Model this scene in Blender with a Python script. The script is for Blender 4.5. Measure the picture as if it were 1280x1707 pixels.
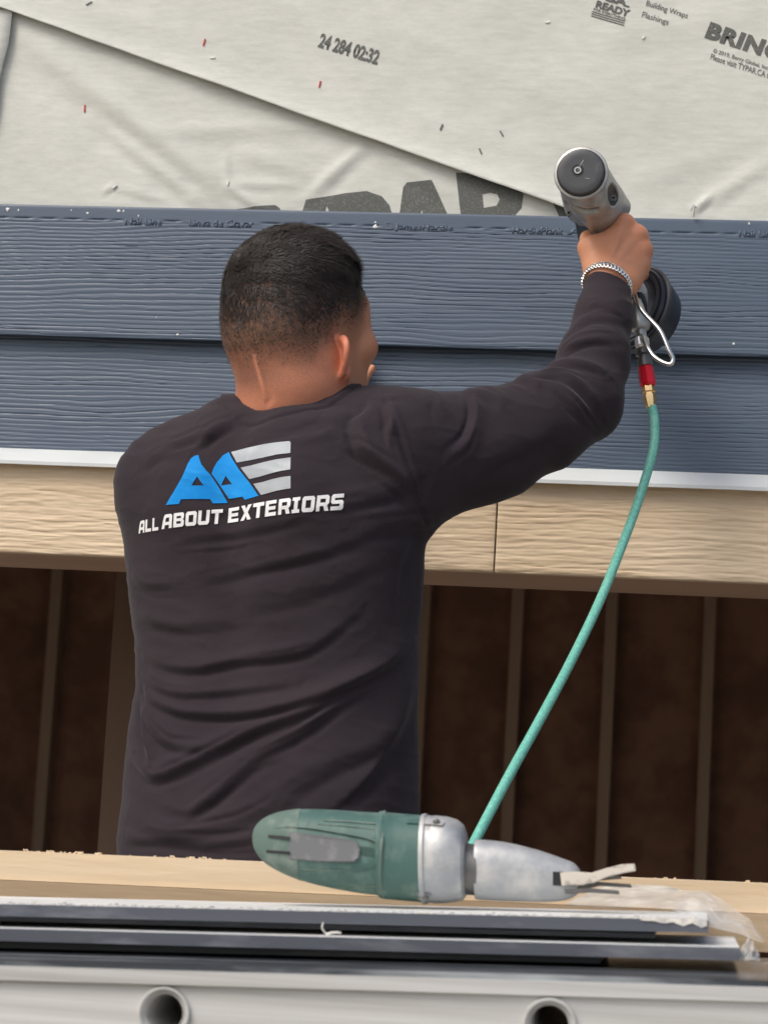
import bpy, bmesh, math, random
import numpy as np
import openvdb as vdb
from mathutils import Vector, Matrix
from mathutils.bvhtree import BVHTree

for _o in list(bpy.data.objects):
    bpy.data.objects.remove(_o)
S = bpy.context.scene
COL = S.collection
random.seed(7)
RNG = np.random.default_rng(11)

# ------------------------------------------------------------------ camera
EYE = 1.10                      # camera height above the ground
YAW, PITCH, ROLL = 0.1322, 0.13, 0.0555
FPX, PW, PH = 4000.0, 1280.0, 1707.0


def _rot(yaw, pitch, roll):
    cz, sz = math.cos(yaw), math.sin(yaw)
    a = math.pi / 2 + pitch
    cx, sx = math.cos(a), math.sin(a)
    cr, sr = math.cos(roll), math.sin(roll)
    return (np.array([[cz, -sz, 0], [sz, cz, 0], [0, 0, 1]])
            @ np.array([[1, 0, 0], [0, cx, -sx], [0, sx, cx]])
            @ np.array([[cr, -sr, 0], [sr, cr, 0], [0, 0, 1]]))


CM = _rot(YAW, PITCH, ROLL)
cam_data = bpy.data.cameras.new('camera')
cam = bpy.data.objects.new('camera', cam_data)
COL.objects.link(cam)
mw = Matrix([[*CM[0], 0.0], [*CM[1], 0.0], [*CM[2], EYE], [0, 0, 0, 1]])
cam.matrix_world = mw
cam_data.sensor_fit = 'VERTICAL'
cam_data.sensor_height = 36.0
cam_data.lens = FPX / PH * 36.0
cam_data.clip_start = 0.05
cam_data.clip_end = 600
cam_data.dof.use_dof = True
cam_data.dof.focus_distance = 3.0
cam_data.dof.aperture_fstop = 12.0
S.camera = cam

# ------------------------------------------------------------------ light
SUN_EL, SUN_AZ = math.radians(49), math.radians(222)   # azimuth from +Y clockwise
world = bpy.data.worlds.new('World')
S.world = world
world.use_nodes = True
wn = world.node_tree
wn.nodes.clear()
wo = wn.nodes.new('ShaderNodeOutputWorld')
wb = wn.nodes.new('ShaderNodeBackground')
sky = wn.nodes.new('ShaderNodeTexSky')
sky.sky_type = 'NISHITA'
sky.sun_disc = False
sky.sun_elevation = SUN_EL
sky.sun_rotation = SUN_AZ
sky.air_density = 1.0
sky.dust_density = 4.0
sky.ozone_density = 0.6
wb.inputs['Strength'].default_value = 0.15
wn.links.new(sky.outputs[0], wb.inputs['Color'])
wn.links.new(wb.outputs[0], wo.inputs['Surface'])
sl = bpy.data.lights.new('sun', 'SUN')
sl.energy = 1.5
sl.angle = math.radians(24)
sl.color = (1.0, 0.97, 0.92)
so = bpy.data.objects.new('sun', sl)
COL.objects.link(so)
sd = Vector((math.sin(SUN_AZ) * math.cos(SUN_EL), math.cos(SUN_AZ) * math.cos(SUN_EL), math.sin(SUN_EL)))
so.rotation_euler = (-sd).to_track_quat('-Z', 'Y').to_euler()
so.location = sd * 20
S.view_settings.view_transform = 'Standard'
S.view_settings.look = 'None'
S.view_settings.gamma = 1
S.view_settings.exposure = 0.15
S.view_settings.use_curve_mapping = False
S.cycles.max_bounces = 8


# ------------------------------------------------------------------ helpers
def un(px, py, D):
    """point of the world at depth y = D that stands where the photograph has (px, py)"""
    r = CM @ np.array([(px - PW / 2) / FPX, -(py - PH / 2) / FPX, -1.0])
    r = r * (D / r[1])
    return np.array([r[0], r[1], r[2] + EYE])


def V(px, py, D):
    return Vector(un(px, py, D))


def meshobj(name, verts, faces, mats=None, parent=None, smooth=True, auto=None):
    me = bpy.data.meshes.new(name)
    verts = np.asarray(verts, dtype=np.float32)
    if isinstance(faces, np.ndarray):
        nf, k = faces.shape
        me.vertices.add(len(verts))
        me.vertices.foreach_set('co', verts.ravel())
        me.loops.add(nf * k)
        me.loops.foreach_set('vertex_index', faces.astype(np.int32).ravel())
        me.polygons.add(nf)
        me.polygons.foreach_set('loop_start', np.arange(0, nf * k, k, dtype=np.int32))
        me.polygons.foreach_set('loop_total', np.full(nf, k, dtype=np.int32))
        me.update(calc_edges=True)
        me.validate()
    else:
        me.from_pydata([tuple(map(float, v)) for v in verts], [], faces)
    o = bpy.data.objects.new(name, me)
    COL.objects.link(o)
    if mats is not None:
        for m in (mats if isinstance(mats, (list, tuple)) else [mats]):
            me.materials.append(m)
    if smooth:
        me.polygons.foreach_set('use_smooth', [True] * len(me.polygons))
        if auto:
            me.set_sharp_from_angle(angle=math.radians(auto))
    if parent:
        o.parent = parent
        o.matrix_parent_inverse = parent.matrix_world.inverted()
    return o


def bmobj(name, bm, mats, parent=None, smooth=True, auto=35, bevel=0, seg=2):
    if bevel:
        bmesh.ops.bevel(bm, geom=[e for e in bm.edges if e.is_manifold and e.calc_face_angle(0) > 0.5],
                        offset=bevel, segments=seg, affect='EDGES', clamp_overlap=True)
    bmesh.ops.recalc_face_normals(bm, faces=bm.faces)
    me = bpy.data.meshes.new(name)
    bm.to_mesh(me)
    bm.free()
    o = bpy.data.objects.new(name, me)
    COL.objects.link(o)
    for m in (mats if isinstance(mats, (list, tuple)) else [mats]):
        me.materials.append(m)
    if smooth:
        me.polygons.foreach_set('use_smooth', [True] * len(me.polygons))
        me.set_sharp_from_angle(angle=math.radians(auto))
    if parent:
        o.parent = parent
        o.matrix_parent_inverse = parent.matrix_world.inverted()
    return o


def thing(name, label, cat, loc, group=None):
    o = bpy.data.objects.new(name, None)
    o.empty_display_size = 0.1
    COL.objects.link(o)
    o.location = loc
    o['label'] = label
    o['category'] = cat
    if group:
        o['group'] = group
    bpy.context.view_layer.update()
    return o


def tag(o, label, cat, group=None):
    o['label'] = label
    o['category'] = cat
    if group:
        o['group'] = group
    return o


def box_bm(x0, x1, y0, y1, z0, z1, bm=None):
    bm = bm or bmesh.new()
    vs = [bm.verts.new((x, y, z)) for x in (x0, x1) for y in (y0, y1) for z in (z0, z1)]
    for f in ((0, 1, 3, 2), (4, 6, 7, 5), (0, 4, 5, 1), (2, 3, 7, 6), (0, 2, 6, 4), (1, 5, 7, 3)):
        bm.faces.new([vs[i] for i in f])
    return bm


def box(name, x0, x1, y0, y1, z0, z1, m, parent=None, bevel=0.0):
    return bmobj(name, box_bm(x0, x1, y0, y1, z0, z1), m, parent, bevel=bevel)


def frame_of(axis):
    a = np.asarray(axis, float)
    a = a / np.linalg.norm(a)
    h = np.array([0, 0, 1.0]) if abs(a[2]) < 0.9 else np.array([0, 1.0, 0])
    u = np.cross(h, a)
    u /= np.linalg.norm(u)
    return u, np.cross(a, u), a


def lathe(name, origin, axis, prof, m, parent=None, n=32, auto=35, bm=None):
    """prof: list of (distance along the axis, radius)"""
    u, v, a = frame_of(axis)
    own = bm is None
    bm = bm or bmesh.new()
    rings = []
    for t, r in prof:
        c = np.asarray(origin) + a * t
        if r < 1e-6:
            rings.append([bm.verts.new(c)])
        else:
            rings.append([bm.verts.new(c + r * (math.cos(2 * math.pi * k / n) * u + math.sin(2 * math.pi * k / n) * v)) for k in range(n)])
    for A, B in zip(rings, rings[1:]):
        for k in range(n):
            k2 = (k + 1) % n
            if len(A) == 1 and len(B) == 1:
                continue
            if len(A) == 1:
                bm.faces.new((A[0], B[k], B[k2]))
            elif len(B) == 1:
                bm.faces.new((A[k], B[0], A[k2]))
            else:
                bm.faces.new((A[k], B[k], B[k2], A[k2]))
    if not own:
        return bm
    return bmobj(name, bm, m, parent, auto=auto)


def catmull(pts, per=8):
    P = [np.asarray(p, float) for p in pts]
    P = [2 * P[0] - P[1]] + P + [2 * P[-1] - P[-2]]
    out = []
    for i in range(1, len(P) - 2):
        for k in range(per):
            t = k / per
            a, b, c, d = P[i - 1], P[i], P[i + 1], P[i + 2]
            out.append(0.5 * ((2 * b) + (-a + c) * t + (2 * a - 5 * b + 4 * c - d) * t * t + (-a + 3 * b - 3 * c + d) * t ** 3))
    out.append(P[-2])
    return out


def tube(name, pts, rad, m, parent=None, n=10, per=8, bm=None, smoothpath=True, cap=True):
    path = catmull(pts, per) if smoothpath else [np.asarray(p, float) for p in pts]
    own = bm is None
    bm = bm or bmesh.new()
    N = len(path)
    T = [path[min(i + 1, N - 1)] - path[max(i - 1, 0)] for i in range(N)]
    T = [t / (np.linalg.norm(t) + 1e-12) for t in T]
    u, _, _ = frame_of(T[0])
    rings = []
    for i, p in enumerate(path):
        u = u - T[i] * np.dot(u, T[i])
        u /= np.linalg.norm(u)
        v = np.cross(T[i], u)
        r = rad if np.isscalar(rad) else np.interp(i / (N - 1), np.linspace(0, 1, len(rad)), rad)
        rings.append([bm.verts.new(p + r * (math.cos(2 * math.pi * k / n) * u + math.sin(2 * math.pi * k / n) * v)) for k in range(n)])
    for A, B in zip(rings, rings[1:]):
        for k in range(n):
            bm.faces.new((A[k], B[k], B[(k + 1) % n], A[(k + 1) % n]))
    if cap:
        bm.faces.new(rings[0][::-1])
        bm.faces.new(rings[-1])
    if not own:
        return bm
    return bmobj(name, bm, m, parent, auto=50)


# smooth lattice noise, vectorised
_perm = RNG.random((64, 64, 8)).astype(np.float32)


def noise2(x, y, k=0):
    xi, yi = np.floor(x).astype(int), np.floor(y).astype(int)
    fx, fy = x - xi, y - yi
    fx = fx * fx * (3 - 2 * fx)
    fy = fy * fy * (3 - 2 * fy)
    L = _perm[:, :, k % 8]
    g = lambda a, b: L[(a + 17 * (k // 8)) % 64, b % 64]
    return (g(xi, yi) * (1 - fx) + g(xi + 1, yi) * fx) * (1 - fy) + (g(xi, yi + 1) * (1 - fx) + g(xi + 1, yi + 1) * fx) * fy


def fbm2(x, y, k=0, o=4):
    s, a, t = 0, 1.0, 0
    for i in range(o):
        s = s + a * noise2(x * 2 ** i + 3.7 * i, y * 2 ** i + 9.1 * i, k + i)
        t += a
        a *= 0.5
    return s / t


# ------------------------------------------------------------------ materials
def mat(name, col, rough=0.6, metal=0.0, noise=None, bump=None, spec=0.5, coat=0.0, sheen=0.0, stretch=(1, 1, 1), ncols=None, sss=0):
    m = bpy.data.materials.new(name)
    m.use_nodes = True
    nt = m.node_tree
    b = nt.nodes['Principled BSDF']
    b.inputs['Base Color'].default_value = (*col, 1)
    b.inputs['Roughness'].default_value = rough
    b.inputs['Metallic'].default_value = metal
    b.inputs['Specular IOR Level'].default_value = spec
    b.inputs['Coat Weight'].default_value = coat
    if sheen:
        b.inputs['Sheen Weight'].default_value = sheen
        b.inputs['Sheen Roughness'].default_value = 0.4
    if sss:
        b.inputs['Subsurface Weight'].default_value = sss
        b.inputs['Subsurface Radius'].default_value = (0.012, 0.004, 0.002)
        b.inputs['Subsurface Scale'].default_value = 0.6
    tc = nt.nodes.new('ShaderNodeTexCoord')
    mp = nt.nodes.new('ShaderNodeMapping')
    mp.inputs['Scale'].default_value = stretch
    nt.links.new(tc.outputs['Object'], mp.inputs['Vector'])
    if noise:
        sc, col2, lo, hi = noise
        n = nt.nodes.new('ShaderNodeTexNoise')
        n.inputs['Scale'].default_value = sc
        n.inputs['Detail'].default_value = 6
        n.inputs['Roughness'].default_value = 0.6
        r = nt.nodes.new('ShaderNodeMapRange')
        r.inputs['From Min'].default_value = lo
        r.inputs['From Max'].default_value = hi
        mx = nt.nodes.new('ShaderNodeMix')
        mx.data_type = 'RGBA'
        mx.inputs[6].default_value = (*col, 1)
        mx.inputs[7].default_value = (*col2, 1)
        nt.links.new(mp.outputs[0], n.inputs['Vector'])
        nt.links.new(n.outputs[0], r.inputs[0])
        nt.links.new(r.outputs[0], mx.inputs[0])
        nt.links.new(mx.outputs[2], b.inputs['Base Color'])
    if bump:
        sc, st, dist = bump
        n2 = nt.nodes.new('ShaderNodeTexNoise')
        n2.inputs['Scale'].default_value = sc
        n2.inputs['Detail'].default_value = 5
        bp = nt.nodes.new('ShaderNodeBump')
        bp.inputs['Strength'].default_value = st
        bp.inputs['Distance'].default_value = dist
        nt.links.new(mp.outputs[0], n2.inputs['Vector'])
        nt.links.new(n2.outputs[0], bp.inputs['Height'])
        nt.links.new(bp.outputs[0], b.inputs['Normal'])
    return m


M = {}
M['siding'] = mat('slate_blue_painted_fibre_cement', (0.068, 0.097, 0.140), 0.40, noise=(22, (0.086, 0.117, 0.160), 0.45, 0.75), bump=(260, 0.25, 0.0006), stretch=(0.25, 1, 1.4))
M['emboss'] = mat('slate_blue_paint_worn', (0.085, 0.112, 0.158), 0.5)
M['trim'] = mat('tan_painted_fibre_cement', (0.68, 0.54, 0.37), 0.62, noise=(14, (0.60, 0.455, 0.295), 0.42, 0.7), bump=(220, 0.3, 0.0007), stretch=(0.3, 1, 1.4))
M['flash'] = mat('white_coated_aluminium', (0.62, 0.65, 0.64), 0.3, noise=(9, (0.56, 0.585, 0.575), 0.5, 0.8))
M['header'] = mat('brown_primed_beam_wood', (0.42, 0.27, 0.18), 0.7, noise=(8, (0.36, 0.23, 0.15), 0.4, 0.7), stretch=(0.2, 1, 1))
M['osb'] = mat('raw_brown_sheathing_board', (0.25, 0.125, 0.075), 0.9, noise=(4.5, (0.15, 0.075, 0.045), 0.4, 0.62), bump=(60, 0.4, 0.003))
M['stud'] = mat('rough_spruce_stud', (0.36, 0.25, 0.165), 0.8, noise=(3, (0.28, 0.19, 0.125), 0.4, 0.7), stretch=(6, 6, 0.4))
M['post'] = mat('dark_brown_stud', (0.15, 0.095, 0.06), 0.85, noise=(3, (0.13, 0.08, 0.05), 0.4, 0.7), stretch=(6, 6, 0.4))  # darker brown than the wall studs
M['concrete'] = mat('poured_concrete', (0.32, 0.30, 0.28), 0.9, noise=(3, (0.25, 0.235, 0.22), 0.4, 0.7), bump=(40, 0.3, 0.004))
M['dirt'] = mat('compacted_gravelly_dirt', (0.36, 0.325, 0.275), 0.95, noise=(6, (0.2, 0.175, 0.15), 0.4, 0.65), bump=(50, 0.6, 0.02))
M['ink'] = mat('faded_black_wrap_ink', (0.10, 0.105, 0.095), 0.75, noise=(320, (0.17, 0.175, 0.16), 0.5, 0.66))
M['ink2'] = mat('grey_wrap_ink', (0.13, 0.135, 0.125), 0.75, noise=(400, (0.26, 0.26, 0.24), 0.5, 0.7))
M['red'] = mat('red_staple_paint', (0.55, 0.05, 0.03), 0.5)
M['steel'] = mat('bright_steel', (0.62, 0.62, 0.60), 0.28, 1.0, bump=(300, 0.1, 0.0004))
M['nailhead'] = mat('zinc_white_nail_head', (0.75, 0.75, 0.72), 0.4)
M['black'] = mat('black_rubber', (0.018, 0.019, 0.021), 0.5)
M['blackgloss'] = mat('black_moulded_nylon', (0.022, 0.024, 0.032), 0.32, noise=(30, (0.04, 0.042, 0.05), 0.55, 0.8))
M['capgrey'] = mat('worn_dark_grey_plastic', (0.055, 0.058, 0.062), 0.42, noise=(70, (0.12, 0.12, 0.12), 0.58, 0.78), bump=(120, 0.3, 0.001))
M['alloy'] = mat('scuffed_cast_alloy', (0.44, 0.44, 0.42), 0.40, 0.55, noise=(60, (0.30, 0.30, 0.285), 0.45, 0.75), bump=(160, 0.2, 0.0008))
M['brass'] = mat('brass_fitting', (0.72, 0.50, 0.24), 0.25, 1.0, noise=(90, (0.45, 0.33, 0.17), 0.5, 0.8))
M['anored'] = mat('red_anodised_collar', (0.72, 0.012, 0.03), 0.33, 0.25)
M['hose'] = mat('sea_green_pvc_hose', (0.115, 0.42, 0.33), 0.42, noise=(260, (0.20, 0.53, 0.43), 0.40, 0.62), bump=(500, 0.4, 0.0008))
M['toolgreen'] = mat('dusty_green_tool_plastic', (0.055, 0.125, 0.106), 0.52, noise=(34, (0.20, 0.28, 0.24), 0.48, 0.82), bump=(90, 0.2, 0.001))
M['toolgreen2'] = mat('dusty_grey_green_overmould', (0.10, 0.155, 0.13), 0.75, noise=(40, (0.25, 0.30, 0.25), 0.45, 0.75))
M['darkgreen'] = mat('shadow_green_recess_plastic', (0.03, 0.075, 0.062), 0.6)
M['streakboard'] = mat('dark_board_painted_gloss_streaks', (0.035, 0.041, 0.050), 0.22, noise=(20, (0.40, 0.43, 0.44), 0.50, 0.74), bump=(60, 0.5, 0.003), stretch=(0.14, 1.6, 1))  # light streaks in the colour are painted highlights on a dark board
M['toolgrey'] = mat('dusty_grey_switch_plastic', (0.15, 0.155, 0.16), 0.6, noise=(60, (0.27, 0.27, 0.27), 0.5, 0.75))
M['castwhite'] = mat('dusty_cast_aluminium', (0.36, 0.375, 0.39), 0.5, 0.4, noise=(38, (0.56, 0.555, 0.53), 0.40, 0.68), bump=(140, 0.25, 0.001))
M['blade'] = mat('cement_dusted_steel_blade', (0.62, 0.57, 0.49), 0.65, 0.15, noise=(110, (0.34, 0.31, 0.27), 0.52, 0.66))
M['darksteel'] = mat('dark_tool_steel', (0.16, 0.155, 0.15), 0.45, 0.7)
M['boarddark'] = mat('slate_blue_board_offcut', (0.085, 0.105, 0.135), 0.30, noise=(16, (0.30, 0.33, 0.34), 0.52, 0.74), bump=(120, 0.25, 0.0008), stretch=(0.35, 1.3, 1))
M['boardtop'] = mat('board_face_painted_sky_sheen', (0.66, 0.68, 0.67), 0.45, noise=(26, (0.84, 0.84, 0.80), 0.42, 0.62), bump=(120, 0.3, 0.001), stretch=(0.3, 1, 1))  # pale colour of the board tops stands in for grazing sky reflection
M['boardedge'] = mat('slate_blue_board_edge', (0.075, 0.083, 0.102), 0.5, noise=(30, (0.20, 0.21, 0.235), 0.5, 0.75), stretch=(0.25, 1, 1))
M['dust'] = mat('pale_cement_dust', (0.66, 0.63, 0.56), 0.9, noise=(90, (0.45, 0.44, 0.42), 0.45, 0.6))
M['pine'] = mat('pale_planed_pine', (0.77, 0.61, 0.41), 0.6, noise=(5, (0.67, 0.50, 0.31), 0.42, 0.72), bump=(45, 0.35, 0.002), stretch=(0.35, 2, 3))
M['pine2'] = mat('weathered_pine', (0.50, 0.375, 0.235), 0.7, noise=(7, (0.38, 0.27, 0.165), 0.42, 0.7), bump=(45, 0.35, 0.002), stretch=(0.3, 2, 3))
M['ladder'] = mat('dull_ladder_aluminium', (0.68, 0.68, 0.66), 0.40, 0.3, noise=(9, (0.46, 0.455, 0.43), 0.40, 0.66), bump=(60, 0.12, 0.0012), stretch=(0.10, 1, 6))
M['shirt'] = mat('charcoal_brown_knit_cotton', (0.027, 0.0205, 0.0255), 0.92, spec=0.2, sheen=0.10, noise=(7, (0.033, 0.025, 0.0295), 0.4, 0.7), bump=(170, 0.35, 0.0012))
M['denim'] = mat('dark_work_denim', (0.03, 0.035, 0.05), 0.9)
M['boot'] = mat('tan_leather_boot', (0.18, 0.10, 0.05), 0.7)
M['blue'] = mat('bright_blue_shirt_print', (0.008, 0.22, 0.60), 0.75, spec=0.12, noise=(20, (0.025, 0.29, 0.70), 0.4, 0.7))
M['silver'] = mat('silver_grey_shirt_print', (0.33, 0.36, 0.38), 0.5, noise=(14, (0.48, 0.51, 0.52), 0.42, 0.66))
M['white'] = mat('white_shirt_print', (0.80, 0.80, 0.80), 0.6)
M['hair'] = mat('short_black_hair', (0.026, 0.020, 0.0165), 0.55, spec=0.3)
M['chain'] = mat('polished_silver_chain', (0.90, 0.88, 0.82), 0.16, 1.0)
M['shav'] = mat('white_fibre_shavings', (0.78, 0.76, 0.70), 0.8)


def skin_material():
    m = mat('tanned_skin', (0.5, 0.24, 0.14), 0.48, spec=0.4, bump=(420, 0.25, 0.0006), sss=0.12)
    nt = m.node_tree
    b = nt.nodes['Principled BSDF']
    n = nt.nodes.new('ShaderNodeTexNoise')
    n.inputs['Scale'].default_value = 45
    n.inputs['Detail'].default_value = 5
    tc = nt.nodes.new('ShaderNodeTexCoord')
    nt.links.new(tc.outputs['Object'], n.inputs['Vector'])
    c1 = nt.nodes.new('ShaderNodeMix')
    c1.data_type = 'RGBA'
    c1.inputs[6].default_value = (0.63, 0.30, 0.17, 1)
    c1.inputs[7].default_value = (0.52, 0.22, 0.12, 1)
    nt.links.new(n.outputs[0], c1.inputs[0])
    a2 = nt.nodes.new('ShaderNodeAttribute')
    a2.attribute_name = 'blush'
    c2 = nt.nodes.new('ShaderNodeMix')
    c2.data_type = 'RGBA'
    c2.inputs[7].default_value = (0.60, 0.15, 0.10, 1)
    nt.links.new(a2.outputs['Fac'], c2.inputs[0])
    nt.links.new(c1.outputs[2], c2.inputs[6])
    a = nt.nodes.new('ShaderNodeAttribute')
    a.attribute_name = 'stubble'
    n3 = nt.nodes.new('ShaderNodeTexNoise')
    n3.inputs['Scale'].default_value = 700
    n3.inputs['Detail'].default_value = 2
    nt.links.new(tc.outputs['Object'], n3.inputs['Vector'])
    # stubble breaks up into dots where it is sparse
    ma = nt.nodes.new('ShaderNodeMath')
    ma.operation = 'MULTIPLY_ADD'
    ma.inputs[1].default_value = 0.7
    nt.links.new(n3.outputs[0], ma.inputs[0])
    ms = nt.nodes.new('ShaderNodeMath')
    ms.operation = 'ADD'
    ms.inputs[1].default_value = -0.35
    nt.links.new(a.outputs['Fac'], ms.inputs[0])
    nt.links.new(ms.outputs[0], ma.inputs[2])
    mm = nt.nodes.new('ShaderNodeMath')
    mm.operation = 'MULTIPLY'
    mm.use_clamp = True
    st = nt.nodes.new('ShaderNodeMath')
    st.operation = 'GREATER_THAN'
    st.inputs[1].default_value = 0.004
    nt.links.new(a.outputs['Fac'], st.inputs[0])
    nt.links.new(ma.outputs[0], mm.inputs[0])
    nt.links.new(st.outputs[0], mm.inputs[1])
    c3 = nt.nodes.new('ShaderNodeMix')
    c3.data_type = 'RGBA'
    c3.inputs[7].default_value = (0.045, 0.030, 0.022, 1)
    nt.links.new(mm.outputs[0], c3.inputs[0])
    nt.links.new(c2.outputs[2], c3.inputs[6])
    nt.links.new(c3.outputs[2], b.inputs['Base Color'])
    return m


M['skin'] = skin_material()


def wrap_material():
    m = mat('spunbond_house_wrap', (0.69, 0.685, 0.60), 0.55, bump=(150, 0.25, 0.0012), stretch=(1, 1, 1))
    nt = m.node_tree
    b = nt.nodes['Principled BSDF']
    tc = nt.nodes.new('ShaderNodeTexCoord')
    mp = nt.nodes.new('ShaderNodeMapping')
    mp.inputs['Scale'].default_value = (0.35, 1, 1.6)
    mp.inputs['Rotation'].default_value = (0, 0.1, 0)
    nt.links.new(tc.outputs['Object'], mp.inputs[0])
    n = nt.nodes.new('ShaderNodeTexNoise')
    n.inputs['Scale'].default_value = 85
    n.inputs['Detail'].default_value = 8
    n.inputs['Roughness'].default_value = 0.7
    nt.links.new(mp.outputs[0], n.inputs[0])
    n2 = nt.nodes.new('ShaderNodeTexNoise')
    n2.inputs['Scale'].default_value = 6
    n2.inputs['Detail'].default_value = 4
    nt.links.new(tc.outputs['Object'], n2.inputs[0])
    cr = nt.nodes.new('ShaderNodeValToRGB')
    cr.color_ramp.elements[0].position = 0.30
    cr.color_ramp.elements[0].color = (0.48, 0.49, 0.44, 1)
    cr.color_ramp.elements[1].position = 0.68
    cr.color_ramp.elements[1].color = (0.66, 0.665, 0.60, 1)
    av = nt.nodes.new('ShaderNodeMath')
    av.operation = 'MULTIPLY_ADD'
    av.inputs[1].default_value = 0.6
    nt.links.new(n.outputs[0], av.inputs[0])
    mu = nt.nodes.new('ShaderNodeMath')
    mu.operation = 'MULTIPLY'
    mu.inputs[1].default_value = 0.4
    nt.links.new(n2.outputs[0], mu.inputs[0])
    nt.links.new(mu.outputs[0], av.inputs[2])
    nt.links.new(av.outputs[0], cr.inputs[0])
    nt.links.new(cr.outputs[0], b.inputs['Base Color'])
    return m


M['wrap'] = wrap_material()


def plastic_bag_material():
    m = bpy.data.materials.new('clear_crumpled_plastic_film')
    m.use_nodes = True
    nt = m.node_tree
    b = nt.nodes['Principled BSDF']
    b.inputs['Base Color'].default_value = (0.86, 0.88, 0.86, 1)
    b.inputs['Roughness'].default_value = 0.30
    b.inputs['Alpha'].default_value = 0.52
    b.inputs['Coat Weight'].default_value = 0.6
    return m


M['bag'] = plastic_bag_material()


# ------------------------------------------------------------------ ground
g = 300
ground = meshobj('ground', [(-g, -g, 0), (g, -g, 0), (g, g, 0), (-g, g, 0)], [(0, 1, 2, 3)], M['dirt'], smooth=False)
ground['kind'] = 'structure'
slab = box('garage_floor', -4.2, 3.6, 3.30, 10.5, 0.004, 0.05, M['concrete'])
slab['kind'] = 'structure'

# ------------------------------------------------------------------ house
WX0, WX1 = -2.2, 1.15                    # how far the facade is built
WY = 3.33
zA = un(0, 338, WY)[2]                   # top of the upper siding board
zB = un(0, 558, WY)[2]                   # its lower edge
zC = un(0, 743, WY)[2]                   # lower edge of the second board / top of the flashing
zD = un(0, 775, WY)[2]
zE = un(0, 920, WY)[2]                   # lower edge of the tan trim

house = thing('house', 'unfinished house wall with grey wrap, slate blue siding, tan trim and dark open garage below', 'house', (-0.4, 3.4, 0))


def grain(X, Z, seed, pitch=0.0066):
    """relief of wood-grain embossing in metres (<= 0)"""
    w = fbm2(X * 1.5 + seed, Z * 9 + seed, 1, 3) * 4.6 + fbm2(X * 9 + seed, Z * 34, 2, 3) * 1.1
    ph = Z / pitch + w
    r = 0.5 + 0.5 * np.sin(2 * np.pi * ph)
    r2 = 0.5 + 0.5 * np.sin(2 * np.pi * ph * 1.93 + 2 * fbm2(X * 3, Z * 30 + 7, 3, 2) * 6)
    amp = 0.45 + 0.9 * fbm2(X * 2.4 + 11, Z * 35 + seed, 4, 3)
    fine = fbm2(X * 14, Z * 420 + seed, 5, 3) - 0.5
    return -(r ** 8 * 0.00085 + r2 ** 7 * 0.0004) * amp + fine * 0.00028


def relief_board(name, x0, x1, z0, z1, ytop, ybot, depthfn, m, parent, thick=0.008, dx=0.0045, dz=0.0012):
    nx, nz = int((x1 - x0) / dx) + 1, int((z1 - z0) / dz) + 1
    xs, zs = np.linspace(x0, x1, nx), np.linspace(z0, z1, nz)
    X, Z = np.meshgrid(xs, zs)
    Y0 = ybot + (ytop - ybot) * (Z - z0) / (z1 - z0)
    d = depthfn(X, Z)
    edge = np.minimum(np.minimum(Z - z0, z1 - Z), np.minimum(X - x0, x1 - X))
    Y = Y0 - d + 0.0012 * np.exp(-np.clip(edge, 0, 1) / 0.0012)
    front = np.stack([X, Y, Z], -1).reshape(-1, 3)
    idx = np.arange(nx * nz).reshape(nz, nx)
    F = np.stack([idx[:-1, :-1], idx[:-1, 1:], idx[1:, 1:], idx[1:, :-1]], -1).reshape(-1, 4)
    loop = np.concatenate([idx[0, :], idx[1:, -1], idx[-1, -2::-1], idx[-2:0:-1, 0]])
    bk = front[loop].copy()
    yb = ybot + (ytop - ybot) * (bk[:, 2] - z0) / (z1 - z0)
    bk[:, 1] = yb + thick
    n0 = len(front)
    L = len(loop)
    j = np.arange(L)
    j2 = (j + 1) % L
    F2 = np.stack([loop[j], n0 + j, n0 + j2, loop[j2]], -1)
    o = meshobj(name, np.concatenate([front, bk]), np.concatenate([F, F2]), m, parent, auto=50)
    return o, (lambda x, z: ybot + (ytop - ybot) * (z - z0) / (z1 - z0))


lineA = zA - 0.0205                      # nailing line of the embossed dashes
txt_spans = [(un(203, 367, WY)[0], un(272, 367, WY)[0]), (un(309, 370, WY)[0], un(427, 370, WY)[0]),
             (un(638, 378, WY)[0], un(760, 378, WY)[0]), (un(846, 382, WY)[0], un(975, 382, WY)[0]),
             (un(1226, 386, WY)[0], un(1300, 386, WY)[0])]


def upper_depth(X, Z):
    d = grain(X, Z, 3.1)
    band = np.clip((Z - (lineA - 0.006)) / 0.006, 0, 1)       # the nailing strip is smoother
    d = d * (1 - 0.97 * band)
    ph = (X - un(25, 364, WY)[0]) / 0.0368
    on = ((ph - np.floor(ph)) < 0.68)
    for a, b in txt_spans:
        on &= ~((X > a) & (X < b))
    dash = on * np.exp(-((Z - lineA) / 0.0011) ** 2)
    return d - dash * 0.0016


up, up_y = relief_board('siding_board', WX0, WX1, zB, zA, WY + 0.006, WY - 0.006, upper_depth, M['siding'], house)
up['label'] = 'upper slate blue siding board with embossed nailing line'
lo, lo_y = relief_board('siding_board', WX0, WX1, zC - 0.004, zB + 0.018, WY + 0.016, WY + 0.001,
                        lambda X, Z: grain(X, Z, 41.7, 0.0068), M['siding'], house)
lo['label'] = 'lower slate blue siding board above the white flashing'


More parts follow.
